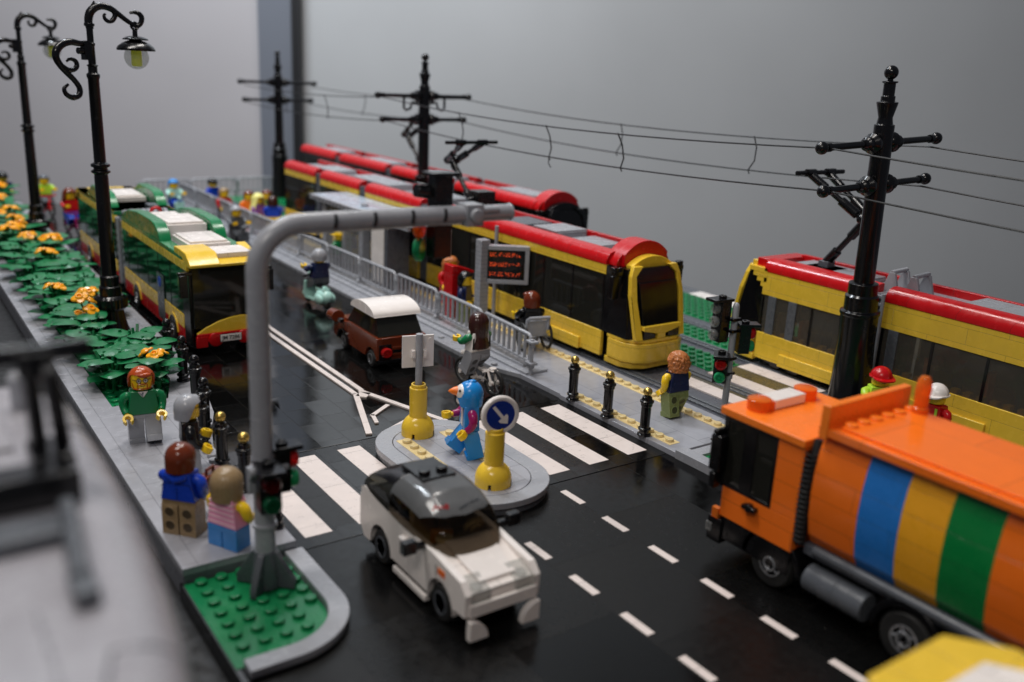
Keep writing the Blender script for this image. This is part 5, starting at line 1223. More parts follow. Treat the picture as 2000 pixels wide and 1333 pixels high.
# ------------------------------------------------------------------ bus
def bus(label, loc, rz=0):
    t = thing('articulated_bus', label, 'bus', loc, rz)
    W_ = 6.3
    def sect(s0, e, front):
        mb = MB(); mb.box((0, s0, .7), (.3, e, 2.0), 'red_b'); mb.box((W_-.3, s0, .7), (W_, e, 2.0), 'red_b'); build_lr(mb, 'lower_panel', t, W_/2, bevel=.04)
        mb = MB(); mb.box((-.02, s0, 2.0), (.3, e, 3.2), 'yellow_b'); mb.box((W_-.3, s0, 2.0), (W_+.02, e, 3.2), 'yellow_b'); build_lr(mb, 'belt_panel', t, W_/2, bevel=.03)
        mb = MB(); mb.box((.06, s0, 3.2), (.22, e, 7.3), 'glass_green'); mb.box((W_-.22, s0, 3.2), (W_-.06, e, 7.3), 'glass_green'); wb = build_lr(mb, 'window_band', t, W_/2, bevel=0)[0]
        k = s0
        while k < e: mb = MB(); mb.box((.03, k, 3.2), (.2, k+.14, 7.3), 'black'); mb.build('window_frame', wb, bevel=0); k += 3.9
        mb = MB(); mb.box((.0, s0, 7.3), (.35, e, 8.05), 'yellow_b'); mb.box((W_-.35, s0, 7.3), (W_, e, 8.05), 'yellow_b'); build_lr(mb, 'upper_panel', t, W_/2, bevel=.03)
        mb = MB(); mb.box((0.02, s0, 8.05), (1.1, e, 8.45), 'green'); mb.box((W_-1.1, s0, 8.05), (W_-.02, e, 8.45), 'green'); mb.box((1.1, s0, 7.8), (W_-1.1, e, 8.35), 'cream_roof'); mb.build('roof', t, bevel=.03)
        mb = MB(); mb.box((.35, s0, .8), (W_-.35, e, 1.6), 'black'); mb.box((2.9, s0+.5, 1.6), (3.1, e-.5, 7.0), 'black'); mb.build('floor', t, bevel=0)
    sect(2.2, 23.5, True); sect(27, 46.5, False)
    for sx in (0, 1):   # green roof fairings
        mb = MB(); x0, x1 = (0.05, 1.15) if sx == 0 else (W_-1.15, W_-.05)
        fp = [(9.0, 8.45), (9.5, 9.2), (10.6, 9.8), (12, 9.95), (17, 9.95), (20.5, 9.6), (22.5, 9.1), (23.4, 8.45)]
        mb.prism(fp, 0, x0, x1, 'green'); mb.build('roof_fairing', t, bevel=.06)
        mb = MB(); mb.prism([(y+20.5, z) for y, z in fp if y < 20]+[(41, 8.45)], 0, x0, x1, 'green'); mb.build('roof_fairing', t, bevel=.06)
    for y0, y1, h in ((4.2, 9.5, .55), (11, 16.5, 1.15), (18, 21.5, .6), (33.5, 39.5, .6)):
        mb = MB(); mb.box((1.3, y0, 8.35), (W_-1.3, y1, 8.35+h), 'white_b'); mb.box((1.5, y0+.3, 8.36+h), (W_-1.5, y1-.3, 8.55+h), 'white_b'); mb.build('roof_unit', t, bevel=.04)
    mb = MB(); mb.box((2.6, .5, 8.3), (W_-.7, 3.6, 8.75), 'white_b'); mb.build('roof_hatch', t, bevel=.05)
    # yellow brow
    mb = MB(); mb.prism([(-.35, 7.75), (-.4, 8.0), (.8, 8.85), (2.6, 8.95), (4.2, 8.9), (4.2, 8.36), (2, 8.3), (.6, 7.75)], 0, 0, 2.55, 'yellow'); mb.prism([(-.35, 7.75), (-.4, 8.0), (.3, 8.3), (4.2, 8.9), (4.2, 8.36), (2, 8.3), (.6, 7.75)], 0, W_-.85, W_, 'yellow')
    mb.prism([(-.35, 7.75), (-.4, 8.0), (.3, 8.29), (.9, 8.29), (.6, 7.75)], 0, 2.55, W_-.85, 'yellow'); mb.box((0, .8, 7.3), (.35, 2.2, 8.04), 'yellow'); mb.box((W_-.35, .8, 7.3), (W_, 2.2, 8.04), 'yellow'); mb.build('brow', t, bevel=.06)
    mb = MB(); mb.prism([(.0, 2.4), (.15, 7.7), (2.2, 7.7), (2.2, 2.4)], 0, .25, W_-.25, 'glass_black'); mb.build('windscreen', t, bevel=.05)
    mb = MB(); mb.box((.02, .3, .7), (.28, 2.2, 7.3), 'black'); mb.box((W_-.28, .3, .7), (W_-.02, 2.2, 7.3), 'black'); mb.box((.28, .1, .6), (W_-.28, 2.2, 1.2), 'black'); mb.build('front_corner', t, bevel=.05)
    mb = MB(); mb.prism([(.35, 1.98), (1.2, 2.5), (2.3, 2.95), (3.3, 3.2), (4.3, 3.3), (5.3, 3.2), (W_-.2, 2.9), (W_-.2, 1.98)], 1, -.18, .1, 'yellow'); mb.build('front_panel', t, bevel=.04)
    mb = MB(); mb.box((.4, -.3, 1.25), (W_-.4, .1, 1.98), 'red'); mb.lathe([(.62, 0), (.62, .16), (.5, .2), (0, .2)], (1.9, -.3, 1.45), 'red', ax=(0, -1, 0)); mb.lathe([(.62, 0), (.62, .16), (.5, .2), (0, .2)], (W_-1.9, -.3, 1.45), 'red', ax=(0, -1, 0)); mb.box((.3, -.32, .8), (1.25, .0, 1.75), 'red'); mb.box((W_-1.25, -.32, .8), (W_-.3, .0, 1.75), 'red'); mb.build('bumper', t, bevel=.04)
    mb = MB(); mb.box((2.25, -.56, 1.22), (4.05, -.5, 1.82), 'white'); pl = mb.build('number_plate', t, bevel=.02)
    mb = MB(); mb.box((2.2, -.52, 1.17), (4.1, -.47, 1.87), 'ink'); mb.build('plate_frame', pl, bevel=.01)
    text_mesh('JM 7286', .46, 'ink', 'plate_number', pl, Matrix.Translation((3.15, -.566, 1.52)) @ Matrix.Rotation(R_(90), 4, 'X'), bold=.008)
    for sx in (-1, 1):
        mb = MB(); bx_ = -.9 if sx < 0 else W_+.2; mb.box((bx_, -.3, 5.3), (bx_+.7, .3, 7.2), 'black'); mb.box((bx_ if sx < 0 else W_-.3, .0, 7.1), (bx_+1.2 if sx < 0 else bx_+.7, .4, 7.4), 'black'); mb.build('mirror', t, bevel=.06)
    mb = MB(); mb.box((.1, 23.4, .8), (.5, 24.2, 7.9), 'grey'); mb.box((.1, 26.3, .8), (.5, 27.1, 7.9), 'grey'); mb.box((.3, 24.2, .8), (W_-.3, 26.3, 7.8), 'dgrey')
    for k in range(9):
        for yy in (23.8, 26.7): mb.cyl((.06, yy, 1.3+.78*k), (.12, yy, 1.3+.78*k), .2, 'ink', n=14)
    mb.build('joint_bellows', t, bevel=.02)
    mb = MB()
    for k in range(7): mb.tube([(1.2+.6*k, 23.8, 8.2), (1.6+.55*k, 25.2, 8.7), (1.0+.6*k, 27, 8.3)], .22, 'grey', n=8)
    mb.box((3.6, 26.5, 8.3), (4.6, 28.5, 9.0), 'dgrey'); mb.build('roof_hoses', t, bevel=0)
    mb = MB(); mb.torus((3.4, 23.2, 8.8), (0, 1, .3), .5, .18, 'red', n=20); mb.build('roof_ring', t, bevel=0)
    mb = MB(); mb.prism([(27, 8.45), (46.5, 8.45), (47.2, 8.3), (47.2, 7.3), (45, 7.3), (45, 8.45)], 0, 0, W_, 'yellow'); mb.build('rear_roof', t, bevel=.05)
    for yy in (5.6, 18.5, 32, 41):
        for sx in (0, 1):
            mb = MB(); xx = .1 if sx == 0 else W_-.1; s_ = -1 if sx == 0 else 1
            mb.prism(arc(yy, 1.15, 1.5, 0, 180, 12), 0, xx-.18, xx+.18, 'yellow'); mb.prism(arc(yy, 1.1, 1.3, -20, 200, 14), 0, xx-.2, xx+.2, 'black'); mb.build('wheel_arch', t, bevel=0)
            mb = MB(); mb.cyl((xx-s_*.5, yy, 1.0), (xx+s_*.24, yy, 1.0), .98, 'rubber', n=30); wv = mb.build('wheel', t, bevel=.08)
            mb = MB(); mb.lathe([(.6, 0), (.6, .04), (.48, .06), (.45, -.04), (.2, -.04), (.15, .08), (0, .08)], (xx+s_*.24, yy, 1.0), 'silver', ax=(s_, 0, 0)); mb.build('rim', wv, bevel=0)
    mb = MB(); mb.box((-.05, 8.2, 1.1), (.0, 10.5, 5.4), 'dgrey'); mb.cyl((-.1, 9.5, 4.6), (-.02, 9.5, 4.6), .5, 'blue'); mb.build('side_door', t, bevel=.02)
    mb = MB(); rd = random.Random(2)
    for k in range(9): mb.sphere((1.5+rd.random()*3, 2.5+k*2.2, 4.2), .6, rd.choice(['skin', 'brown', 'dtan', 'orange']), n=12, k=8); mb.box((1.2, 2.2+k*2.2, 1.6), (2.4, 3+k*2.2, 3.9), rd.choice(['navy', 'red', 'orange', 'dkgreen']))
    mb.build('interior', t, bevel=0)
    return t
bus('long articulated bus in yellow, green and red with white roof boxes facing us', (10.15, 35.2, 0))

# ------------------------------------------------------------------ wheels for cars
def wheel(t, c, s_, r, w_, rimmat='silver', rr=.62):
    mb = MB(); mb.lathe([(r*.6, 0), (r*.9, .0), (r, w_*.15), (r, w_*.85), (r*.9, w_), (r*.6, w_)], (c[0]-s_*w_, c[1], c[2]), 'rubber', ax=(s_, 0, 0), n=36); wv = mb.build('wheel', t, bevel=.02)
    mb = MB(); mb.lathe([(r*rr, -.0), (r*rr, .03), (r*rr*.86, .03), (r*rr*.8, -w_*.35), (r*.22, -w_*.35), (r*.18, -.02), (0, -.02)], (c[0], c[1], c[2]), rimmat, ax=(s_, 0, 0), n=30)
    for k in range(5):
        a = 2*pi*k/5; mb.tube([(c[0]-s_*.1, c[1]+r*.1*cos(a), c[2]+r*.1*sin(a)), (c[0]-s_*.06, c[1]+r*rr*.85*cos(a), c[2]+r*rr*.85*sin(a))], r*.085, rimmat, n=6)
    mb.build('rim', wv, bevel=0)

# ------------------------------------------------------------------ white car (front at -Y)
def white_car(loc, rz):
    t = thing('parked_car', 'white toy car with brown smoked bubble windscreen stopped before the crossing', 'car', loc, rz)
    W_ = 4.1
    # side panels with wheel cutouts
    def side(x0, x1):
        pr_ = [(.05, 1.35), (.0, 2.45), (.5, 2.95), (3.3, 3.25), (6.5, 3.35), (9.4, 3.45), (10.6, 3.7), (11.0, 3.5), (11.05, 1.2), (10.7, .75), (9.95, .75)]+arc(8.7, .95, 1.2, -5, 185, 12)+[(7.4, .95), (3.55, .95)]+arc(2.35, .95, 1.2, -5, 185, 12)+[(1.1, 1.3)]
        mb = MB(); mb.prism(pr_, 0, x0, x1, 'white'); mb.build('side_panel', t, bevel=.05)
    side(0, .35); side(W_-.35, W_)
    mb = MB(); mb.box((-.03, 3.75, .3), (.3, 7.2, .62), 'white'); mb.box((W_-.3, 3.75, .3), (W_+.03, 7.2, .62), 'white'); mb.build('sill', t, bevel=.04)
    mb = MB(); mb.box((.15, 1.2, .5), (W_-.15, 10.8, .95), 'black'); mb.box((.36, 3.6, .95), (W_-.36, 7.3, 1.5), 'black'); mb.build('chassis', t, bevel=.04)
    # bonnet
    mb = MB(); 
    mb.hexa([(.36, .2, 1.4), (W_-.36, .2, 1.4), (W_-.36, 3.4, 1.4), (.36, 3.4, 1.4)], [(.36, .15, 2.42), (W_-.36, .15, 2.42), (W_-.36, 3.6, 3.3), (.36, 3.6, 3.3)], 'white_b')
    mb.box((.2, -.12, 1.35), (W_-.2, .14, 1.95), 'white'); mb.prism([(.8, .9), (2.45, .9), (3.9, .9), (3.9, 3.5), (.9, 3.5)], 2, 2.3, 2.35, 'white')
    mb.hexa([(1.05, .55, 2.5), (W_-1.05, .55, 2.5), (W_-1.25, 3.5, 2.9), (1.25, 3.5, 2.9)], [(1.05, .55, 2.68), (W_-1.05, .55, 2.68), (W_-.8, 3.5, 3.42), (.8, 3.5, 3.42)], 'white'); mb.build('bonnet', t, bevel=.05)
    for x0 in (.3, W_-1.35):
        mb = MB(); mb.hexa([(x0, -.05, 1.97), (x0+1.05, -.05, 1.97), (x0+1.05, 1.15, 2.2), (x0, 1.15, 2.2)], [(x0, 0, 2.5), (x0+1.05, 0, 2.5), (x0+1.05, 1.15, 2.85), (x0, 1.15, 2.85)], 'glass_clear'); mb.cyl((x0+.5, .5, 2.2), (x0+.5, .45, 2.62), .3, 'glass_clear'); mb.build('headlight', t, bevel=.04)
    for x0, sgn in ((.12, 1), (W_-1.12, -1)):
        mb = MB(); q = [(0, 0), (1.0, 0)]+arc(0, 0, 1.0, 0, 90, 8)[1:]; q = [(x0+a if sgn > 0 else x0+1-a, .25+b) for a, b in q]; mb.prism(q, 1, -.32, .05, 'white'); mb.build('front_corner_guard', t, bevel=.03)
    mb = MB(); mb.box((-.04, 1.9, 2.45), (.03, 2.55, 2.75), 'lens_orange'); mb.box((-.03, 2.7, 2.2), (.0, 2.75, 2.8), 'ink'); mb.build('indicator', t, bevel=.02)
    mb = MB(); mb.box((-.3, 5.6, 2.55), (.0, 6.1, 2.85), 'white'); mb.build('door_handle', t, bevel=.04)
    for s_ in (-1, 1):
        mb = MB(); xx = 0 if s_ < 0 else W_; a, b_ = sorted((xx+s_*.0, xx+s_*1.15)); mb.box((a, 3.75, 3.15), (b_, 4.1, 3.45), 'black'); a, b_ = sorted((xx+s_*.55, xx+s_*1.25)); mb.box((a, 3.6, 3.1), (b_, 4.1, 3.75), 'black'); mb.build('mirror', t, bevel=.06)
    # bubble canopy
    st = [(2.3, .95, 3.1, 2.9), (2.6, 1.4, 3.6, 2.95), (3.2, 1.78, 4.3, 3.05), (4.0, 1.98, 4.85, 3.15), (5.0, 2.06, 5.2, 3.25), (6.2, 2.1, 5.35, 3.3), (7.5, 2.1, 5.35, 3.4), (9.0, 2.08, 5.1, 3.5), (10.2, 2.05, 4.7, 3.6), (10.8, 2.0, 4.3, 3.6)]
    def canopy(rows, mat, name, par, a0=0, a1=180, off=0., nn=22, cap=False):
        vs = []; fs = []
        for y, hw, zt, zb in rows:
            for i in range(nn+1):
                a = R_(a0+(a1-a0)*i/nn); ca, sa = cos(a), sin(a)
                ex = .62; x = hw*(abs(ca)**ex)*(1 if ca > 0 else -1); z = zb+(zt-zb)*(abs(sa)**ex)
                vs.append((W_/2+x*(1+off*.4), y, z+off))
        m_ = nn+1
        for k in range(len(rows)-1):
            for i in range(nn): fs.append((k*m_+i, k*m_+i+1, (k+1)*m_+i+1, (k+1)*m_+i))
        if cap: fs.append(tuple(range(m_)))
        mb = MB(); mb.add(vs, fs, mat); return mb.build(name, par, bevel=0, ang=80)
    # interpolate rows smoothly
    def dense(st, a, b, n):
        out_ = []
        for k in range(n+1):
            y = a+(b-a)*k/n
            for p, q in zip(st[:-1], st[1:]):
                if p[0] <= y <= q[0]+1e-6: f = (y-p[0])/(q[0]-p[0]); out_.append(tuple(p[j]+(q[j]-p[j])*f for j in range(4))); break
        return out_
    ws = canopy(dense(st, 2.3, 7.6, 28), 'glass_smoke', 'windscreen', t, cap=True)
    # printed visor area on top
    vs = []; fs = []; rows = dense(st, 3.5, 7.6, 24); nn = 16
    for ri, (y, hw, zt, zb) in enumerate(rows):
        lim = min(1, sqrt(max(0, (y-3.5)/1.2))); 
        for i in range(nn+1):
            a = R_(90+66*lim*(2*i/nn-1)); ca, sa = cos(a), sin(a); ex = .62
            vs.append((W_/2+hw*(abs(ca)**ex)*(1 if ca > 0 else -1)*1.003, y, zb+(zt-zb)*(abs(sa)**ex)+.02))
    for k in range(len(rows)-1):
        for i in range(nn): fs.append((k*(nn+1)+i, k*(nn+1)+i+1, (k+1)*(nn+1)+i+1, (k+1)*(nn+1)+i))
    mb = MB(); mb.add(vs, fs, 'slate'); mb.build('sun_visor', ws, bevel=0, ang=80)
    def surf(x, y):
        y = min(10.7, max(2.6, y)); hw, zt, zb = dense(st, y, y+1e-4, 1)[0][1:]; q = min(.999, abs((x-W_/2)/hw))**(1/.62)
        return zb+(zt-zb)*sqrt(1-q*q)**.62
    for s_, sz, mt_, (cx_, cy_), rot_ in (('Audi', .42, 'red', (1.0, 4.2), -26), ('quattro GmbH', .22, 'dgrey', (2.45, 3.95), 12)):
        o_ = text_mesh(s_, sz, mt_, 'lettering', ws, Matrix.Translation((cx_, cy_, 0)) @ Matrix.Rotation(R_(rot_), 4, 'Z'), bold=.012 if mt_ == 'red' else .002)
        for v_ in o_.data.vertices: v_.co.z = surf(v_.co.x, v_.co.y)*1.0+.05
    canopy(dense(st, 7.7, 10.8, 12), 'black', 'roof', t, 38, 142); canopy(dense(st, 7.7, 10.8, 12), 'glass_black', 'rear_window', t, 0, 180, off=-.02)
    mb = MB(); mb.box((1.1, 6.2, 5.2), (W_-1.1, 8.6, 5.45), 'black'); [mb.stud(W_/2+s_*.5, 6.9, 5.45, 'black') for s_ in (-1, 1)]; mb.build('roof_plate', t, bevel=.03)
    mb = MB(); mb.box((.36, 7.3, 3.0), (W_-.36, 10.9, 3.5), 'black'); mb.box((.4, 10.6, 1.0), (W_-.4, 11.0, 3.6), 'white'); mb.prism([(10.9, 3.3), (11.3, 3.0), (11.35, 1.2), (10.9, 1.0)], 0, 0.05, W_-.05, 'white'); mb.build('tail', t, bevel=.05)
    # seats and dashboard
    mb = MB()
    for x0 in (.55, 2.15): mb.box((x0, 4.9, 1.6), (x0+1.3, 6.2, 2.5), 'tan'); mb.box((x0, 6.2, 1.9), (x0+1.3, 6.6, 4.1), 'tan')
    mb.box((.75, 8.0, 1.6), (W_-.75, 8.6, 3.9), 'tan'); mb.build('seat', t, bevel=.08)
    mb = MB(); mb.box((.5, 3.0, 2.2), (W_-.5, 4.2, 3.05), 'black'); mb.build('dashboard', t, bevel=.05)
    mb = MB(); mb.cyl((2.9, 4.0, 3.35), (2.9, 4.3, 3.5), .55, 'tan'); mb.cyl((2.9, 3.9, 3.3), (2.9, 4.2, 3.42), .3, 'tan'); mb.build('steering_wheel', t, bevel=.03)
    mb = MB(); mb.box((1.0, 4.6, 2.5), (2.0, 5.2, 3.3), 'borange'); mb.cyl((1.1, 3.9, 3.1), (1.1, 3.9, 3.4), .45, 'tan'); mb.build('cabin_load', t, bevel=.04)
    for s_, x in ((-1, .05), (1, W_-.05)):
        for y in (2.35, 8.7): wheel(t, (x, y, .95), s_, .95, .8, 'dgrey')
    return t
wc_ = white_car((8.42, -11.5, 0), R_(0)); wc_.scale = (1, .95, 1)

# ------------------------------------------------------------------ brown car (rear at -Y)
t = thing('parked_car', 'small reddish brown toy car with curved white roof seen from behind', 'car', (22.35, 24.75, 0), R_(-2))
W_ = 4.6
mb = MB(); mb.box((.1, .2, .75), (W_-.1, 9.2, 1.1), 'black'); mb.build('chassis', t, bevel=.03)
mb = MB()
sd_ = [(.0, 1.1), (.1, 3.2), (.6, 3.3), (5.8, 3.3), (7.0, 3.0), (9.4, 2.9), (9.5, 1.0), (8.4, .85)]+arc(7.2, .9, 1.1, 0, 180, 10)+[(6.0, .85), (2.6, .85)]+arc(1.4, .9, 1.1, 0, 180, 10)+[(.25, 1.0)]
mb.prism(sd_, 0, 0, .4, 'brown'); mb.prism(sd_, 0, W_-.4, W_, 'brown'); mb.build('side_panel', t, bevel=.05)
mb = MB(); mb.box((.4, .05, 1.0), (W_-.4, .5, 3.25), 'brown'); mb.box((1.4, -.05, 1.35), (W_-1.4, .1, 1.65), 'brown'); mb.box((1.4, -.05, 2.0), (W_-1.4, .1, 2.3), 'brown'); mb.box((1.4, -.0, 1.66), (W_-1.4, .08, 1.99), 'black'); mb.build('tailgate', t, bevel=.04)
mb = MB(); mb.box((.1, -.12, .7), (W_-.1, .3, 1.05), 'black'); mb.box((.15, -.03, 1.08), (1.3, .04, 2.6), 'black'); mb.box((W_-1.3, -.03, 1.08), (W_-.15, .04, 2.6), 'black'); mb.build('bumper', t, bevel=.04)
for x in (.75, W_-.75):
    mb = MB(); lens(mb, (x, -.02, 1.85), (0, -1, 0), 'lens_red', .5); mb.build('tail_light', t, bevel=0)
mb = MB(); mb.hexa([(.25, .35, 3.3), (W_-.25, .35, 3.3), (W_-.25, .6, 3.3), (.25, .6, 3.3)], [(.45, 1.3, 5.1), (W_-.45, 1.3, 5.1), (W_-.45, 1.5, 5.1), (.45, 1.5, 5.1)], 'glass_black')
for x0, x1 in ((.2, .45), (W_-.2, W_-.45)): mb.hexa([(x0, .7, 3.3), (x0+(x1-x0)*.3, .7, 3.3), (x0+(x1-x0)*.3, 6.6, 3.3), (x0, 6.6, 3.3)], [(x1, 1.5, 5.1), (x1+(x1-x0)*.3, 1.5, 5.1), (x1+(x1-x0)*.3, 5.4, 5.1), (x1, 5.4, 5.1)], 'glass_black')
mb.hexa([(.25, 6.6, 3.3), (W_-.25, 6.6, 3.3), (W_-.25, 6.8, 3.3), (.25, 6.8, 3.3)], [(.45, 5.4, 5.1), (W_-.45, 5.4, 5.1), (W_-.45, 5.6, 5.1), (.45, 5.6, 5.1)], 'glass_black'); mb.build('window', t, bevel=0)
mb = MB(); rf = [(.95+4.9*(1-cos(R_(a)))/2, 5.12+.95*sin(R_(a))) for a in range(0, 181, 12)]; mb.prism([(.9, 5.1)]+rf+[(5.9, 5.1)], 0, .1, W_-.1, 'white'); mb.build('roof', t, bevel=.04)
mb = MB(); mb.hexa([(.4, 6.9, 2.6), (W_-.4, 6.9, 2.6), (W_-.4, 9.3, 2.4), (.4, 9.3, 2.4)], [(.4, 6.9, 3.25), (W_-.4, 6.9, 3.25), (W_-.4, 9.3, 2.95), (.4, 9.3, 2.95)], 'brown'); 
mb.build('bonnet', t, bevel=.04)
for x in (-.05, W_+.05):
    mb = MB(); mb.cyl((x, 8.3, 3.2), (x, 9.6, 3.1), .62, 'brown', n=22); mb.cyl((x, 9.6, 3.1), (x, 9.75, 3.1), .6, 'glass_clear', n=22); mb.build('headlight', t, bevel=.04)
    mb = MB(); s_ = -1 if x < 1 else 1; mb.box((min(x, x+s_*.4), 6.9, 2.9), (max(x, x+s_*.4), 7.5, 3.3), 'black'); mb.build('mirror', t, bevel=.05)
    mb = MB(); mb.prism(arc(7.2, .95, 1.25, 0, 180, 10)+arc(7.2, .95, 1.05, 180, 0, 10), 0, x-.1, x+.3 if x < 1 else x+.1, 'black'); mb.build('wheel_arch', t, bevel=0)
mb = MB(); mb.box((.6, 1.6, 1.2), (W_-.6, 3.0, 3.6), 'tan'); mb.box((.6, 4.2, 1.2), (W_-.6, 4.8, 4.0), 'dtan'); mb.build('seat', t, bevel=.05)
for c_ in CH[t.name]:
    for v_ in c_.data.vertices: v_.co.z = v_.co.z*.86 if v_.co.z < 5.0 else 4.3+(v_.co.z-5.0)*.95
for s_, x in ((-1, -.0), (1, W_+.0)):
    for y in (1.4, 7.2): wheel(t, (x, y, .74), s_, .74, .7, 'silver')

# ------------------------------------------------------------------ orange truck (front at +Y)
t = thing('garbage_truck', 'big orange tank truck with blue, amber and green stripes driving away at the right', 'truck', (24.35, -11.3, 0))
W_ = 6.3
mb = MB(); mb.box((.0, -5.1, 2.55), (.35, -.35, 4.3), 'orange_b'); mb.box((W_-.35, -5.1, 2.55), (W_, -.35, 4.3), 'orange_b'); mb.box((.0, -5.1, 4.3), (.35, -3.35, 8.2), 'orange_b'); mb.box((W_-.35, -5.1, 4.3), (W_, -3.35, 8.2), 'orange_b'); mb.box((.35, -5.1, 2.6), (W_-.35, -4.8, 8.2), 'orange_b')
mb.box((.35, -.6, 2.55), (W_-.35, -.2, 4.3), 'orange_b'); mb.build('cab', t, bevel=.05)
mb = MB(); mb.box((-.15, -5.15, 8.2), (W_+.15, .25, 8.62), 'orange'); mb.build('cab_roof', t, bevel=.05)
mb = MB(); mb.box((.05, -3.4, 4.3), (.25, -.25, 8.2), 'glass_black'); mb.box((W_-.25, -3.4, 4.3), (W_-.05, -.25, 8.2), 'glass_black'); mb.box((.25, -.45, 4.3), (W_-.25, -.25, 8.2), 'glass_black'); mb.build('window', t, bevel=0)
mb = MB(); mb.box((-.02, -3.55, 4.3), (.12, -3.35, 8.2), 'black'); mb.box((.0, -.3, 4.2), (.3, .0, 8.2), 'black'); mb.box((.0, -2.2, 4.3), (.12, -1.4, 8.2), 'black'); mb.box((-.02, -3.4, 7.95), (.12, -.3, 8.2), 'black'); mb.box((-.02, -3.4, 4.3), (.12, -.3, 4.5), 'black'); mb.build('window_frame', t, bevel=.02)
mb = MB(); mb.box((-.35, -2.85, 3.75), (.0, -2.0, 4.0), 'black'); mb.cyl((-.18, -2.4, 3.7), (-.18, -2.4, 4.1), .2, 'black'); mb.build('door_handle', t, bevel=.04)
mb = MB(); mb.box((.1, -5.0, 1.2), (W_-.1, 0, 2.5), 'black_b'); mb.box((-.05, -.6, .9), (W_+.05, .35, 2.3), 'black_b'); mb.build('cab_base', t, bevel=.05)
mb = MB(); mb.box((-.1, -.35, 2.3), (.2, .1, 2.9), 'lens_orange'); mb.box((-.1, -.0, 1.4), (.6, .42, 1.9), 'glass_clear'); mb.build('front_light', t, bevel=.03)
for x in (-.7, W_+.05): mb = MB(); mb.box((x, -.5, 5.2), (x+.65, .2, 7.2), 'black'); mb.box((x, -.3, 4.2), (x+.55, .1, 5.1), 'black'); mb.box((min(x, W_-.3) if x > 0 else x, -.2, 7.2), (x+.9 if x < 0 else x+.6, .1, 7.5), 'black'); mb.build('mirror', t, bevel=.08)
mb = MB(); mb.box((1.9, -1.6, 8.64), (4.3, -.5, 9.15), 'white_b'); mb.build('light_bar', t, bevel=.03)
for x in (1.25, 4.95): mb = MB(); mb.lathe([(.62, 8.64), (.62, 9.2), (.5, 9.26), (0, 9.26)], (x, -1.05, 0), 'lens_orange', n=30); mb.box((x-.1, -1.6, 8.64), (x+.6, -.5, 9.1), 'lens_orange') if x < 2 else None; mb.build('warning_lamp', t, bevel=.0)
mb = MB(); mb.tube([(.3, -5.35, 3.2), (.12, -5.4, 5.0), (.2, -5.4, 6.8), (.7, -5.4, 8.6)], .28, 'rubber', n=12)
for k in range(18): mb.torus((.2-.1*sin(k/18*3.1), -5.37, 3.4+k*.27), (0, 0, 1), .28, .05, 'rubber', n=14, m=5)
mb.build('air_hose', t, bevel=0)
# tank: bulging sides, in colour bands
half = [(0.62, 3.35), (.28, 3.9), (.08, 4.9), (.0, 6.1), (.05, 7.2), (.22, 8.3), (.55, 9.2)]
prof = half+[(W_-x, z) for x, z in half[::-1]]
bands = [(-5.75, -8.35, 'orange_b'), (-8.35, -10.4, 'stripe_blue'), (-10.4, -12.45, 'stripe_yellow'), (-12.45, -14.6, 'stripe_green'), (-14.6, -26, 'orange_b')]
for a, b_, c_ in bands:
    mb = MB(); mb.prism(prof, 1, b_+.004, a-.004, c_); mb.build('tank', t, bevel=.0, label={'stripe_blue': 'blue tank band', 'stripe_yellow': 'amber tank band', 'stripe_green': 'green tank band'}.get(c_, 'orange tank section'), ang=14)
mb = MB(); mb.box((-.05, -26.2, 9.2), (W_+.05, -5.7, 9.6), 'orange_b'); mb.box((.4, -26, 9.6), (W_-.4, -6.6, 9.75), 'orange_b'); [mb.stud(.9+k*.95, -6.75, 9.68, 'orange') for k in range(6)]; mb.build('tank_roof', t, bevel=.02)
mb = MB(); mb.box((-.1, -6.2, 9.0), (W_+.1, -5.75, 10.7), 'orange'); mb.build('front_board', t, bevel=.05)
mb = MB(); mb.lathe([(.40, 9.75), (.40, 10.0), (.32, 10.05), (.38, 11.0), (.32, 11.4), (.2, 11.6), (0, 11.65)], (W_-.6, -7.2, 0), 'lens_orange', n=26); mb.build('beacon_lamp', t, bevel=0)
mb = MB(); mb.box((.3, -26, 2.75), (W_-.3, -5.6, 3.3), 'dgrey_b'); mb.cyl((.35, -26, 3.15), (.35, -6.2, 3.15), .26, 'dgrey', n=16); mb.build('frame_rail', t, bevel=.04)
mb = MB(); mb.cyl((.45, -9.4, 1.65), (.45, -6.1, 1.65), .72, 'dgrey', n=28); mb.torus((.45, -7.8, 1.65), (0, 1, 0), .72, .02, 'dgrey', n=28); mb.build('fuel_tank', t, bevel=.05)
mb = MB(); mb.box((1.0, -26, 1.0), (W_-1.0, -4.0, 2.7), 'black'); mb.build('underframe', t, bevel=.04)
for y in (-3.9, -11.5, -15.2, -21.5):
    for s_, x in ((-1, .15), (1, W_-.15)):
        wheel(t, (x, y, 1.32), s_, 1.32, 1.2, 'silver', .52)
        mb = MB(); mb.prism(arc(y, 1.3, 1.85, 0, 180, 16)+arc(y, 1.3, 1.55, 180, 0, 16), 0, x-.9 if s_ > 0 else x-.05, x+.05 if s_ > 0 else x+.9, 'black'); mb.build('mudguard', t, bevel=.03)
        mb = MB(); mb.torus((x+s_*.03, y, 1.32), (s_, 0, 0), .34, .07, 'silver', n=24, m=8); mb.build('hub', t, bevel=0)

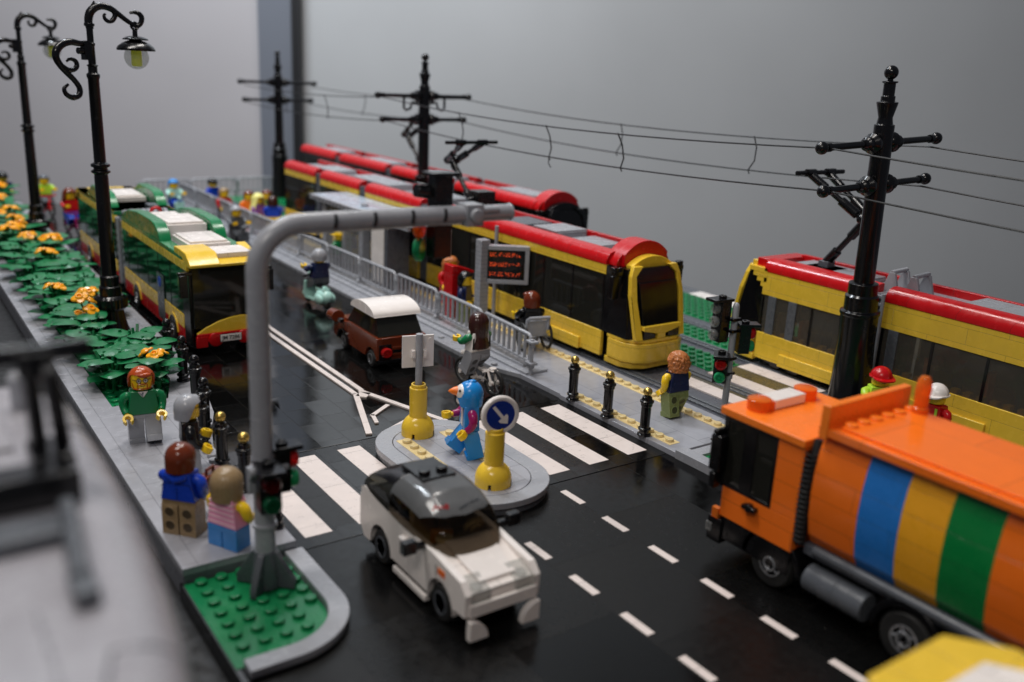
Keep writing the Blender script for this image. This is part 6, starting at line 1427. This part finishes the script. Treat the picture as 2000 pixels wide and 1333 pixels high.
# ------------------------------------------------------------------ yellow bus roof, lower right
t = thing('bus', 'blurred yellow vehicle roof with white centre in the bottom right corner', 'bus', (9.3, -29.3, 0))
mb = MB(); pl = [(1.2, 0), (5.0, 0), (6.3, -1.6), (6.3, -22), (0, -22), (0, -1.6)]
mb.prism(pl, 2, 8.2, 9.0, 'yellow_b'); mb.build('roof', t, bevel=.08)
mb = MB(); mb.prism([(1.9, -1.6), (4.4, -1.6), (5.1, -2.6), (5.1, -21), (1.2, -21), (1.2, -2.6)], 2, 9.0, 9.25, 'white_b'); mb.build('roof_unit', t, bevel=.08)
mb = MB(); mb.prism([(x*.98+.06, y*.99-.05) for x, y in pl], 2, 3.2, 8.18, 'glass_black'); mb.build('window_band', t, bevel=0)
mb = MB(); mb.prism(pl, 2, .8, 3.2, 'yellow_b'); mb.build('body', t, bevel=.08)
for y in (-4, -16):
    for s_, x in ((-1, .0), (1, 6.3)): wheel(t, (x, y, 1.0), s_, 1.0, .8)

# ------------------------------------------------------------------ pale tram, lower left foreground
t = thing('tram', 'out of focus pale grey tram roof with a black pantograph filling the lower left corner', 'tram', (0, 0, 0), 0, None)
ed = [(-7.9, -7.9), (-6.75, -8.3), (-6.2, -9.6), (-6.15, -13.8), (-6.2, -18.0), (-6.45, -21.2), (-6.8, -24.3), (-7.2, -26.6), (-8.3, -33), (-10.2, -45)]
lft = [(-19, -45), (-17.6, -34), (-15.6, -18), (-14.2, -11), (-12.6, -8.0)]
pl = ed+lft; cx = sum(p[0] for p in pl)/len(pl)
def inset(k, dy=0): return [((x-(-8-(-y-6)*.12))*k+(-8-(-y-6)*.12), (y+20)*(.97 if k < 1 else 1)-20) for x, y in pl]
mb = MB()
def loft(mb, polys, zs, mat):
    n = len(polys[0]); vs = []; fs = []
    for p, z in zip(polys, zs): vs += [(x, y, z) for x, y in p]
    for a in range(len(zs)-1):
        for i in range(n): j = (i+1) % n; fs.append((a*n+i, a*n+j, (a+1)*n+j, (a+1)*n+i))
    fs.append(tuple(range(n))); fs.append(tuple(range((len(zs)-1)*n, len(zs)*n))); mb.add(vs, fs, mat)
def pull(d):
    out_ = []
    for i, (x, y) in enumerate(pl): out_.append((x-d if i < len(ed) else x+d, y-(d*1.2 if y > -8 else 0)))
    return out_
loft(mb, [pull(0), pull(0), pull(.08), pull(.3), pull(.7), pull(1.2), pull(1.7)], [11.6, 12.6, 13.1, 13.55, 13.85, 13.98, 14.0], 'smooth_roof'); mb.build('roof', t, bevel=.0, ang=60)
mb = MB(); mb.tube([(-6.15, -12.5, 12.6), (-6.23, -12.5, 13.13), (-6.47, -12.5, 13.57), (-6.87, -12.5, 13.87), (-7.5, -12.5, 14.0)], .04, 'dgrey', n=6); mb.build('seam_line', t, bevel=0)
mb = MB(); mb.tube([(-6.95, -25, 12.6), (-7.03, -25, 13.13), (-7.27, -25, 13.57), (-7.67, -25, 13.87), (-8.4, -25, 14.0), (-9.0, -27, 14.02)], .04, 'dgrey', n=6); mb.build('seam_line', t, bevel=0)
mb = MB(); loft(mb, [inset(.99), inset(.99)], [6.0, 11.98], 'glass_black'); mb.build('window_band', t, bevel=0)
mb = MB(); loft(mb, [inset(1.0), inset(1.0)], [.6, 5.98], 'white_b'); mb.build('body', t, bevel=.05)
mb = MB(); mb.box((-13.6, -32, 13.95), (-9.4, -23, 14.2), 'smooth_roof'); mb.build('roof_unit', t, bevel=.06)
mb = MB(); mb.box((-12.0, -14.0, 13.95), (-8.6, -11.6, 14.12), 'smooth_roof'); mb.build('roof_unit', t, bevel=.06)
mb = MB(); mb.box((-12.6, -18.3, 14.0), (-7.6, -17.2, 14.9), 'black'); mb.box((-12.6, -20.3, 14.0), (-8.1, -19.2, 14.35), 'dgrey'); mb.box((-8.5, -17.2, 14.1), (-7.5, -15.6, 14.9), 'black')
mb.build('pantograph_base', t, bevel=.08)
mb = MB(); mb.tube([(-8.1, -19.0, 14.4), (-8.45, -22.6, 14.3)], .22, 'dgrey', n=12); mb.box((-8.7, -23.3, 13.98), (-8.2, -22.3, 14.4), 'dgrey'); mb.build('side_strut', t, bevel=.06)
mb = MB()
for a_, b_ in (((-8.2, -16.0, 14.8), (-8.35, -16.8, 17.3)), ((-7.65, -16.2, 14.8), (-7.95, -17.2, 17.3))): mb.tube([a_, b_], .21, 'black', n=12)
mb.tube([(-11.5, -16.4, 17.5), (-8.0, -16.5, 17.5), (-6.85, -16.4, 17.55)], .27, 'black', n=12); mb.box((-8.6, -16.9, 17.0), (-7.75, -16.2, 17.6), 'black')
mb.build('pantograph', t, bevel=.04)
mb = MB(); mb.cyl((-7.95, -10.4, 14.0), (-7.95, -10.4, 14.7), .28, 'grey', n=20); mb.sphere((-7.95, -10.4, 14.85), .36, 'grey'); mb.build('roof_lamp', t, bevel=0)

# keep the plain background models out of plain view of nothing else; final touches
scene.cycles.use_denoising = True
scene.cycles.max_bounces = 8; scene.cycles.transparent_max_bounces = 24; scene.cycles.caustics_reflective = False; scene.cycles.caustics_refractive = False
